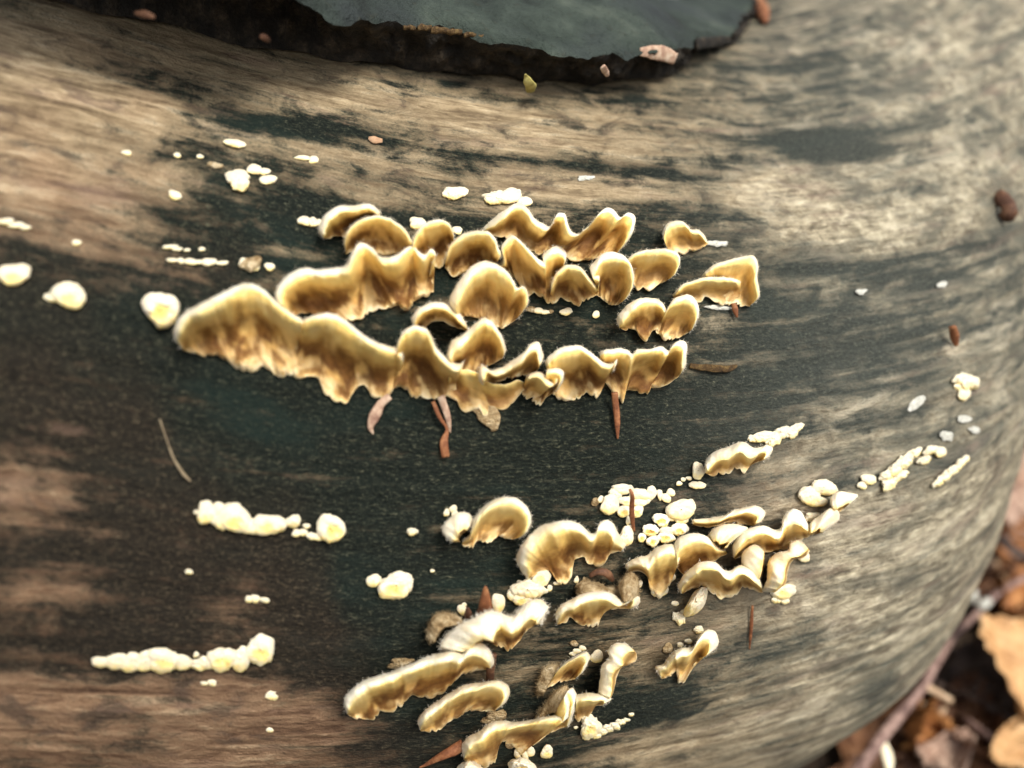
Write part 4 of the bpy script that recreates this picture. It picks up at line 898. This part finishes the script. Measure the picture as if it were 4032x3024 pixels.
# far right, out of focus
knob_row('drift of frothy white crust climbing the grey wood at right', GK, [K('G', x, y, rx, ry, lump=.45, tilt=-.5) for x, y, rx, ry in ((830, 940, 54, 36), (870, 900, 66, 36), (930, 860, 60, 40), (830, 1000, 50, 34), (1000, 800, 46, 24), (1060, 850, 44, 26), (1100, 785, 46, 26), (900, 950, 44, 30))])
knob('cream bead at the upper end of the frothy drift', GK, **K('G', 1165, 795, 36, 40))
knob_row('faint streak of white flecks right of the frothy drift', GK, [K('G', x, y, r, r * .6, tilt=-.7, lump=.45) for x, y, r in ((1150, 990, 44), (1200, 950, 44), (1240, 920, 46), (1300, 870, 44), (1330, 840, 30))])
knob_row('white bead pair just left of the frothy drift', GK, [K('G', 700, 975, 46, 34), K('G', 655, 1015, 28, 26)])
knob_row('pale nubbly clump highest on the right flank', GK, [K('G', 1310, 320, 50, 40, lump=.4), K('G', 1360, 340, 50, 54, lump=.4), K('G', 1320, 420, 34, 44), K('G', 1290, 360, 30, 34)])
knob('flat bluish-white fleck left of the nubbly clump', GK, mat='fleck', **K('G', 1015, 475, 78, 30, tilt=-.55, hh=.3))
knob_row('thin scatter of white flecks under the nubbly clump', GK, [K('G', 1320, 580, 44, 22, mat='fleck', hh=.3), K('G', 1210, 690, 40, 28, mat='fleck', hh=.25, lump=.5), K('G', 1390, 650, 34, 20, mat='fleck', hh=.3, lump=.4)])
knob('white fleck under the slanting crumpled bracket', GK, mat='fleck', **K('W', 1552, 664, 22, 5, hh=.3, lump=.5))
knob('white fleck beside the lone frilled bracket', GK, mat='fleck', **K('W', 1548, 526, 22, 6, hh=.3, lump=.5))
knob('small white fleck on the streaked wood above the pleated bracket', GK, mat='fleck', **K('W', 1266, 384, 15, 6, hh=.3, lump=.5))
knob('dim white fleck between the slanting crumpled bracket and the far red-brown bud scale', GK, mat='fleck', **K('W', 1860, 630, 10, 6, hh=.25, lump=.5))
knob('dim white fleck above the red-brown bud scale of the far flank', GK, mat='fleck', **K('W', 2035, 615, 10, 6, hh=.25, lump=.5))
# ------------------------------------------------------------------ bud scales, needles and other bits stuck to the log
GS = 'bud scales and needles caught on the log'
sliver('bud_scale', 'pale hairy bud scale hanging left below the longest tier', 'bud scale', 'N', [(1535, 1560, 2.5, 30), (1500, 1590, 2, 34), (1475, 1640, 1.5, 44), (1460, 1680, 1, 26), (1470, 1710, .5, 5)], 'scale_pale', .3, GS)
sliver('bud_scale', 'pinkish pointed bud scale dangling under the middle of the longest tier', 'bud scale', 'N', [(1735, 1560, 3, 30), (1750, 1600, 2.5, 28), (1765, 1650, 2, 22), (1773, 1705, 1, 5)], 'scale_pale', .35, GS)
sliver('bud_scale', 'twisted brown ribbon hanging beside the pinkish bud scale', 'bud scale', 'N', [(1705, 1580, 2, 16), (1730, 1640, 2, 16), (1760, 1690, 1.5, 12), (1748, 1740, 1.5, 32), (1755, 1800, 1, 32)], 'scale', .25, GS)
sliver('bud_scale', 'straight orange-brown needle under the right end of the longest tier', 'bud scale', 'N', [(2420, 1545, 3, 26), (2425, 1600, 2, 26), (2430, 1660, 1.5, 24), (2432, 1728, .8, 7)], 'scale', .5, GS)
sliver('bud_scale', 'short red bud scale below the slanting crumpled bracket', 'bud scale', 'N', [(2888, 1195, 1.5, 18), (2895, 1220, 1.2, 22), (2902, 1250, .8, 8)], 'scale', .5, GS)
sliver('bud_scale', 'red-brown bud scale standing on the far right flank', 'bud scale', 'N', [(3750, 1285, 3, 24), (3757, 1320, 2, 34), (3765, 1362, .8, 16)], 'scale', .5, GS)
sliver('bud_scale', 'brown needle stuck upright among the white pinheads', 'bud scale', 'D', [(330, 600, 5, 18), (350, 650, 5, 30), (345, 740, 3, 36), (350, 830, 1.5, 34), (365, 910, .8, 14)], 'scale', .5, GS)
o = sliver('bud_scale', 'orange pointed bud scale rising behind the curled woolly bracket', 'bud scale', 'E', [(1300, 560, 2, 120), (1310, 500, 4, 104), (1312, 430, 5.5, 74), (1312, 380, 6.5, 46), (1312, 340, 7, 14)], 'scale', .4, GS)
sliver('bud_scale', 'small dark brown husk beside the little white ball', 'bud scale', 'E', [(1175, 580, 2, 40), (1185, 540, 3, 54), (1180, 495, 3.5, 20)], 'scale_dark', .5, GS)
sliver('bud_scale', 'brown stub under the notch of the thick slanting bracket', 'bud scale', 'E', [(1370, 830, 4, 50), (1350, 930, 3, 60), (1345, 1000, 2, 60), (1340, 1035, 1, 44)], 'scale_dark', .6, GS)
sliver('bud_scale', 'long smooth brown spike poking out left of the wavy bracket', 'bud scale', 'E', [(1150, 1490, 4, 76), (1060, 1540, 4, 70), (960, 1590, 3.5, 46), (880, 1635, 3, 24), (830, 1655, 3, 6)], 'scale', .6, GS)
sliver('bud_scale', 'faint thin needle on the tan wood below the cluster', 'bud scale', 'F', [(1775, 480, .8, 16), (1768, 600, .7, 26), (1760, 700, .6, 22), (1752, 800, .4, 8)], 'scale', .4, GS)
sliver('bark_crumb', 'dark curled bark crumb above the spongy tan heap', 'bark crumb', 'C', [(1330, 1230, 2, 30), (1400, 1200, 3, 50), (1460, 1215, 3, 60), (1500, 1265, 2, 30)], 'scale_dark', .6)
sliver('fine_root', 'thin pale root thread on black wood at left', 'root', 'W', [(345, 905, .4, 3), (360, 950, .5, 3.5), (375, 990, .6, 5), (395, 1022, .6, 7), (412, 1040, .4, 5)], 'root', .8)
sliver('bark_crumb', 'crumbly brown crust right of the longest tier', 'bark crumb', 'W', [(1490, 790, .4, 10), (1530, 795, .9, 16), (1570, 797, .9, 14), (1592, 790, .3, 6)], 'moss', .35, jag=.5)
sliver('leaf_scrap', 'small orange leaf scrap on the streaked wood', 'leaf scrap', 'W', [(796, 298, .4, 6), (808, 302, .7, 16), (826, 304, .5, 8)], 'tan_chip', .25)
sliver('bud_scale', 'orange and white bud husk beside the bark slab corner', 'bud scale', 'N', [(2955, -30, 4, 40), (2985, 20, 5, 56), (3005, 55, 4, 50), (3015, 90, 2, 20)], 'scale', .7, GS)
sliver('bark_crumb', 'blackish knot stub at the far right edge of the flank', 'bark crumb', 'N', [(3930, 755, .5, 30), (3945, 780, 1.5, 60), (3962, 812, 2.5, 74), (3966, 845, 2.5, 64), (3965, 868, 1.5, 50)], 'scale_dark', .35, jag=.7)
sliver('leaf_scrap', 'yellow-green star-shaped scrap wedged below the bark slab', 'leaf scrap', 'N', [(2068, 292, 9, 8), (2078, 318, 7, 30), (2084, 340, 5, 44), (2088, 362, 2, 30)], 'yellow_bit', .3, jag=.4)

# ------------------------------------------------------------------ bits on the bark slab
def slab_depth(px, py):              # where the ray meets the top of the slab (or its broken front)
    tt = np.linspace(.08, .42, 500); pts = CAM + ray(np.array([px * 1.0]), np.array([py * 1.0]))[0] * tt[:, None]
    si, pi_ = to_log(pts); A, _, _ = frame(si); hgt = np.linalg.norm(pts - A, axis=1) - radius(si, pi_)
    ok = (hgt < np.interp(si, BS, BHT)) & (pi_ > np.interp(si, BS, BPH) - .03)
    return tt[np.argmax(ok)] if ok.any() else float(bil(DEP, np.array([px * 1.0]), np.array([py * 1.0]))[0])
def on_slab(name, label, cat, pts, mat, flat=.4, group=None, jag=.3):
    dep = [slab_depth(x, y) - h * .001 for x, y, h, w in pts]
    return sliver(name, label, cat, 'N', pts, mat, flat, group, None, None, jag, 12, dep)
on_slab('bark_chip', 'tan splinter lying on the right corner of the bark slab', 'bark chip', [(2520, 205, .4, 30), (2570, 205, .6, 50), (2620, 215, .6, 54), (2660, 232, .4, 40)], 'scale_pale', .2)
on_slab('bark_chip', 'short orange chip stuck in the broken front of the bark slab', 'bark chip', [(2372, 262, 2, 22), (2384, 280, 2, 26), (2392, 300, 2, 16)], 'scale_pale', .4)
on_slab('bark_chip', 'blackish flake on the thin right end of the bark slab', 'bark chip', [(2740, 175, 1, 40), (2800, 165, 1.2, 40), (2870, 158, .6, 30)], 'bark_edge_gap_shade', .4)
for q, (x, y, w) in enumerate(((1612, 108, 34), (1672, 110, 40), (1728, 118, 46), (1786, 122, 44), (1850, 138, 34), (1900, 142, 26))):
    on_slab('moss_tuft', 'little rusty moss tuft on the front rim of the bark slab', 'moss', [(x - w * .7, y + 2, .5, w * .5), (x - w * .2, y, .8, w * .6), (x + w * .3, y + 1, .8, w * .5), (x + w * .7, y + 3, .5, w * .4)], 'moss', .8, 'moss tufts along the slab rim', .6)
on_slab('leaf_scrap', 'russet leaf scrap deep in the dark gap left of the bark slab', 'leaf scrap', [(530, 52, .2, 14), (570, 56, .4, 26), (610, 68, .2, 12)], 'scale_dark', .3)
on_slab('leaf_scrap', 'small tawny scrap in the dark gap under the slab', 'leaf scrap', [(1025, 142, .5, 14), (1045, 150, .8, 26), (1062, 164, .5, 12)], 'scale_dark', .4)

# ------------------------------------------------------------------ ground and leaf litter
def ground_z(x, y):
    return (fbm(x * 14 + 50, y * 14 + 50, 5, 4) - .5) * .016 * (np.hypot(x, y - .3) < 3)
M['soil'] = simple('forest_soil', [(.34, (.010, .007, .005)), (.48, (.030, .020, .013)), (.60, (.070, .045, .027)), (.72, (.13, .085, .05))], 90, .9, 1.0, .004)
def build_ground():
    a = np.r_[-150, -40, -10, -3, -1.2, np.linspace(-.8, 1.2, 130), 2, 5, 12, 40, 150]; b = np.r_[-150, -40, -10, -3, -1, np.linspace(-.5, 1.5, 130), 2, 5, 12, 40, 150]
    X, Y = np.meshgrid(a, b, indexing='ij')
    Z = ground_z(X, Y) - .004
    o = mesh_obj('ground', np.stack([X, Y, Z], -1).reshape(-1, 3), grid_faces(*X.shape), M['soil']); o['kind'] = 'structure'
build_ground()
def gpt(px, py, z=0.0):
    d = ray(np.array([px * 1.0]), np.array([py * 1.0]))[0]; t = (z - CAM_H) / d[2]
    return CAM + d * t
def leaf_material(name, stops):
    t = NT(name); co = t.attr('leaf_co', 'Vector'); n = t.noise(t.obj(), 130, 5, .6); v = t.attr('vein')
    col = t.ramp(n, stops); col = t.mix(t.math('MULTIPLY', v, .45), col, tuple(min(1, c * 1.35) for c in stops[-1][1]))
    n2 = t.noise(t.obj(), 900, 3, .6)
    return t.done(col, .6, t.bump(t.math('ADD', t.math('MULTIPLY', v, .8), t.math('MULTIPLY', n2, .4)), .6, .0006), .35)
M['leaf_tan'] = leaf_material('leaf_tan', [(.35, (.30, .155, .060)), (.5, (.42, .245, .105)), (.66, (.52, .33, .165))])
M['leaf_brown'] = leaf_material('leaf_brown', [(.35, (.055, .022, .010)), (.5, (.125, .055, .026)), (.66, (.21, .105, .05))])
M['leaf_dark'] = leaf_material('leaf_dark', [(.35, (.020, .012, .010)), (.5, (.042, .026, .020)), (.66, (.075, .050, .038))])
M['leaf_orange'] = leaf_material('leaf_orange', [(.35, (.16, .055, .015)), (.5, (.27, .105, .030)), (.66, (.38, .18, .06))])
M['leaf_pink'] = leaf_material('leaf_pink', [(.35, (.20, .12, .085)), (.5, (.32, .21, .155)), (.66, (.45, .33, .25))])
def leaf(label, base, tip, width, mat, curl=.01, roll=0.0, lift0=.004, seed=0, group='dead leaves in the litter', teeth=.05):
    """a dead beech leaf from base to tip, both world points; ribs, wavy edge, real thickness"""
    base = np.array(base, float); tip = np.array(tip, float); ax = tip - base; L = np.linalg.norm(ax); ax /= L
    up = np.array([0, 0, 1.0]); sd = np.cross(ax, up); sd /= np.linalg.norm(sd); up = np.cross(sd, ax)
    c, s_ = math.cos(roll), math.sin(roll); sd, up = sd * c + up * s_, up * c - sd * s_
    n, m = 46, 31; u = np.linspace(0, 1, n); w = np.linspace(-1, 1, m)
    Uq, Wq = np.meshgrid(u, w, indexing='ij')
    prof = np.sin(np.pi * np.clip(u, 0, 1) ** .85) ** .75 * (1 - .15 * u); prof = np.maximum(prof, .012)
    prof = prof * (1 + teeth * np.abs(np.sin(u * 26)) * (u > .08))
    vein = np.exp(-(Wq / .035) ** 2) + .8 * np.exp(-((np.mod(Uq * 9 - np.abs(Wq) * 1.6, 1) - .5) / .09) ** 2)
    z = curl * (Wq ** 2) * prof[:, None] * 1.2 + .0011 * np.cos((Uq * 9 - np.abs(Wq) * 1.6) * 2 * math.pi) * (np.abs(Wq) ** .6) + (fbm(Uq * 4, Wq * 2 + 4, 70 + seed, 3) - .5) * curl * 1.3 + curl * .8 * (Uq - .5) ** 2
    P = base + ax * (Uq * L)[..., None] + sd * (Wq * prof[:, None] * width / 2)[..., None] + up * (z + lift0)[..., None]
    N = grid_normals(P); Q = P - N * .00022
    V = np.concatenate([P.reshape(-1, 3), Q.reshape(-1, 3)]); F1 = grid_faces(n, m); F2 = F1[:, ::-1] + n * m
    rim = [i * m for i in range(n)] + [(n - 1) * m + j for j in range(1, m)] + [i * m + m - 1 for i in range(n - 2, -1, -1)] + list(range(m - 2, 0, -1))
    rim = np.array(rim); nx = np.roll(rim, -1); F3 = np.stack([rim, nx, nx + n * m, rim + n * m], -1)
    F = np.concatenate([F1, F2, F3])
    org = base
    root = empty('dead_leaf', tuple(org)); tag(root, label, 'leaf', group)
    vv = np.tile(vein.ravel(), 2)
    mesh_obj('blade', V, F, M[mat], root, org, {'vein': vv, 'leaf_co': V * 1.0})
    tube3('stalk', [base - ax * .012 + up * lift0 * .6, base + up * lift0, base + ax * L * .2 + up * lift0], [.0007, .0007, .0005], mat, root, org)
    return root
def tube3(name, pts, rad, mat, parent=None, org=None, sides=8, jag=.12):
    SEED[0] += 1
    pts = np.asarray(pts, float); n = max(10, int(np.linalg.norm(np.diff(pts, axis=0), axis=1).sum() / .002)); n = min(n, 120)
    q = catmull(np.c_[pts, rad], n); c = q[:, :3]; r = q[:, 3:4]
    tg = np.gradient(c, axis=0); tg /= np.linalg.norm(tg, axis=1, keepdims=True)
    a0 = np.cross(tg, [.3, .2, .93]); a0 /= np.linalg.norm(a0, axis=1, keepdims=True); b0 = np.cross(tg, a0)
    a = np.linspace(0, 2 * math.pi, sides, endpoint=False)
    rr = r * (1 + jag * 2 * (fbm(np.arange(n)[:, None] / 5, np.cos(a)[None] * 1.5 + 3, SEED[0], 3) - .5))
    G = c[:, None] + a0[:, None] * (np.cos(a)[None] * rr)[..., None] + b0[:, None] * (np.sin(a)[None] * rr)[..., None]
    G = np.concatenate([c[:1, None].repeat(sides, 1), G, c[-1:, None].repeat(sides, 1)], 0)
    if org is None: org = c[0]
    return mesh_obj(name, G.reshape(-1, 3), grid_faces(n + 2, sides, True), M[mat], parent, org)
def on_ground(view, pts, z):
    q = px_of(view, pts); zz = np.broadcast_to(z, (len(q),)); return [gpt(x, y, k) for (x, y), k in zip(q, zz)]
# main leaves: base and tip set on the litter
def gleaf(label, view, b, t, w, mat, z=(.01, .01), **k):
    P = on_ground(view, [b, t], z); leaf(label, P[0], P[1], w, mat, **k)
gleaf('large tan beech leaf with wavy edge lying uppermost in the litter', 'Q', (1830, 700), (1650, 1330), .055, 'leaf_tan', (.032, .024), curl=.008, roll=.25, seed=1)
gleaf('second tan leaf tip under the large tan one', 'Q', (1900, 1700), (1500, 1390), .05, 'leaf_tan', (.02, .02), curl=.006, seed=2)
gleaf('dark folded leaf with smooth round edge below the twig', 'Q', (1000, 820), (1560, 1330), .042, 'leaf_dark', (.012, .012), curl=.012, roll=-.2, seed=3)
gleaf('chestnut-brown leaf lying flat in the litter hollow', 'Q', (950, 1330), (1680, 1560), .045, 'leaf_brown', (.006, .008), curl=.008, seed=4)
gleaf('orange curled leaf standing on edge beside the twig', 'Q', (760, 1180), (660, 1500), .022, 'leaf_orange', (.014, .010), curl=.012, roll=.9, seed=5)
gleaf('rust-orange leaf under the long twig near the top of the litter', 'Q', (1330, 430), (1760, 640), .045, 'leaf_orange', (.010, .010), curl=.014, roll=.3, seed=6)
gleaf('pinkish leaf scrap at the far end of the litter', 'G', (1620, 1380), (1900, 1180), .05, 'leaf_pink', (.006, .010), curl=.01, seed=7)
gleaf('brown leaf half hidden where the log meets the litter', 'Q', (880, 1560), (1150, 1800), .03, 'leaf_pink', (.010, .010), curl=.008, seed=8)
rr = random.Random(4)
LAB = {'leaf_brown': 'chestnut beech leaf in the litter sheet beneath the tan leaves', 'leaf_dark': 'blackish rotting leaf in the litter sheet beneath the tan leaves',
       'leaf_orange': 'orange-brown beech leaf in the litter sheet beneath the tan leaves', 'leaf_pink': 'faded pinkish leaf in the litter sheet beneath the tan leaves'}
k = 0
while k < 34:                                                   # the rest of the litter sheet around the foot of the log
    px, py = rr.uniform(3350, 4350), rr.uniform(1800, 3250)
    p = gpt(px, py); a = rr.uniform(0, 6.28); L = rr.uniform(.045, .075)
    if np.sqrt(((AXIS - p) ** 2).sum(1)).min() < R0 - .045: continue
    t = p + np.array([math.cos(a) * L, math.sin(a) * L, rr.uniform(-.004, .008)]); mt = rr.choice(['leaf_brown', 'leaf_brown', 'leaf_dark', 'leaf_orange', 'leaf_pink'])
    leaf(LAB[mt], p + np.array([0, 0, rr.uniform(-.003, .004)]), t, rr.uniform(.026, .042), mt,
         curl=rr.uniform(.004, .014), roll=rr.uniform(-.5, .5), seed=20 + k, lift0=.001, group='beech leaves of the litter sheet'); k += 1
# twigs: the long one leans along the foot of the log
tw = empty('twig', tuple(gpt(3380, 3060, .03))); tag(tw, 'long pinkish-brown twig with side stub and white spot along the log foot', 'twig')
TO = np.array(tw.location)
P = on_ground('Q', [(300, 1760), (600, 1340), (850, 1040), (960, 850), (1100, 640), (1300, 430), (1470, 270), (1680, 160), (1900, 60)], [.034, .034, .034, .034, .034, .034, .034, .034, .034])
stem = tube3('stem', P, [.0021, .0020, .0018, .0017, .0015, .0014, .0014, .0013, .0012], 'twig', tw, TO, 12, .2)
Pb = on_ground('Q', [(880, 1010), (980, 1060), (1100, 1130)], [.034, .032, .030]); tube3('side_stub', Pb, [.0016, .0015, .0012], 'twig_pale', tw, TO)
Pc = on_ground('Q', [(1310, 430), (1350, 540), (1430, 760)], [.034, .028, .022]); tube3('side_shoot', Pc, [.0013, .0012, .0010], 'twig_pale', tw, TO)
Pd = on_ground('Q', [(1325, 390), (1365, 355), (1400, 330)], [.0365, .0365, .0365]); tube3('white_spot', Pd, [.0012, .0020, .0012], 'fleck', tw, TO)
def twig(label, view, pts, z, rad, mat):
    P = on_ground(view, pts, z); o = tube3('twig', P, rad, mat, None, None); tag(o, label, 'twig', 'loose twigs in the litter')
twig('grey-pink twig touching the tan leaf from the dark hollow', 'Q', [(1210, 1270), (1330, 1370), (1480, 1440), (1560, 1420)], [.014, .016, .018, .02], [.0016, .0018, .0018, .0014], 'twig')
twig('orange-brown stalk hanging into the dark gap below the orange leaf', 'Q', [(830, 1290), (830, 1450), (780, 1640)], [.012, .010, .008], [.0012, .0014, .0012], 'scale')
twig('pale stalk rising at the top of the litter by the log edge', 'Q', [(1440, 20), (1470, 90), (1530, 170)], [.012, .012, .012], [.0014, .0012, .0010], 'twig_pale')
twig('short crooked pale twig below the side stub of the long one', 'Q', [(860, 1140), (940, 1210), (990, 1250), (1050, 1185)], [.018, .016, .016, .018], [.0009, .0011, .0012, .0009], 'twig_pale')
def gobj_knob(label, view, x, y, rx, ry, z, mat='fungus', cat='fungus', name='button_fungus'):
    q = px_of(view, [(x, y)])[0]; k = VIEW[view][2]; c = gpt(q[0], q[1], z); d = np.linalg.norm(c - CAM) / FPX
    r_ = ray(q[:1], q[1:])[0]; r_ /= np.linalg.norm(r_); ex = np.array([1.0, 0, 0]); ey = np.cross(r_, ex); ey /= np.linalg.norm(ey)
    a = np.linspace(0, 2 * math.pi, 22, endpoint=False); b = np.linspace(.01, math.pi - .01, 14); B_, A_ = np.meshgrid(b, a, indexing='ij')
    SEED[0] += 3; lm = 1 + .5 * (fbm(np.cos(A_) * np.sin(B_) * 1.6 + 5, np.cos(B_) * 1.6 + 5, SEED[0], 3) - .5)
    G = c + ex * (np.cos(A_) * np.sin(B_) * lm * rx * k * d)[..., None] + ey * (np.cos(B_) * lm * ry * k * d)[..., None] + r_ * (np.sin(A_) * np.sin(B_) * lm * min(rx, ry) * k * d)[..., None]
    o = mesh_obj(name, G.reshape(-1, 3), grid_faces(14, 22, True), M[mat], None, c, {'tone': np.full(G.shape[0] * 22, .22), 'brown': np.full(G.shape[0] * 22, .3)})
    tag(o, label, cat); return o
gobj_knob('pale yellow hooked fungus growing out of the litter below the twig', 'Q', 590, 1570, 38, 110, .030)
gobj_knob('frayed white tuft where the log edge meets the long twig', 'Q', 1270, 290, 32, 62, .034, 'fleck', 'tuft', 'white_tuft')
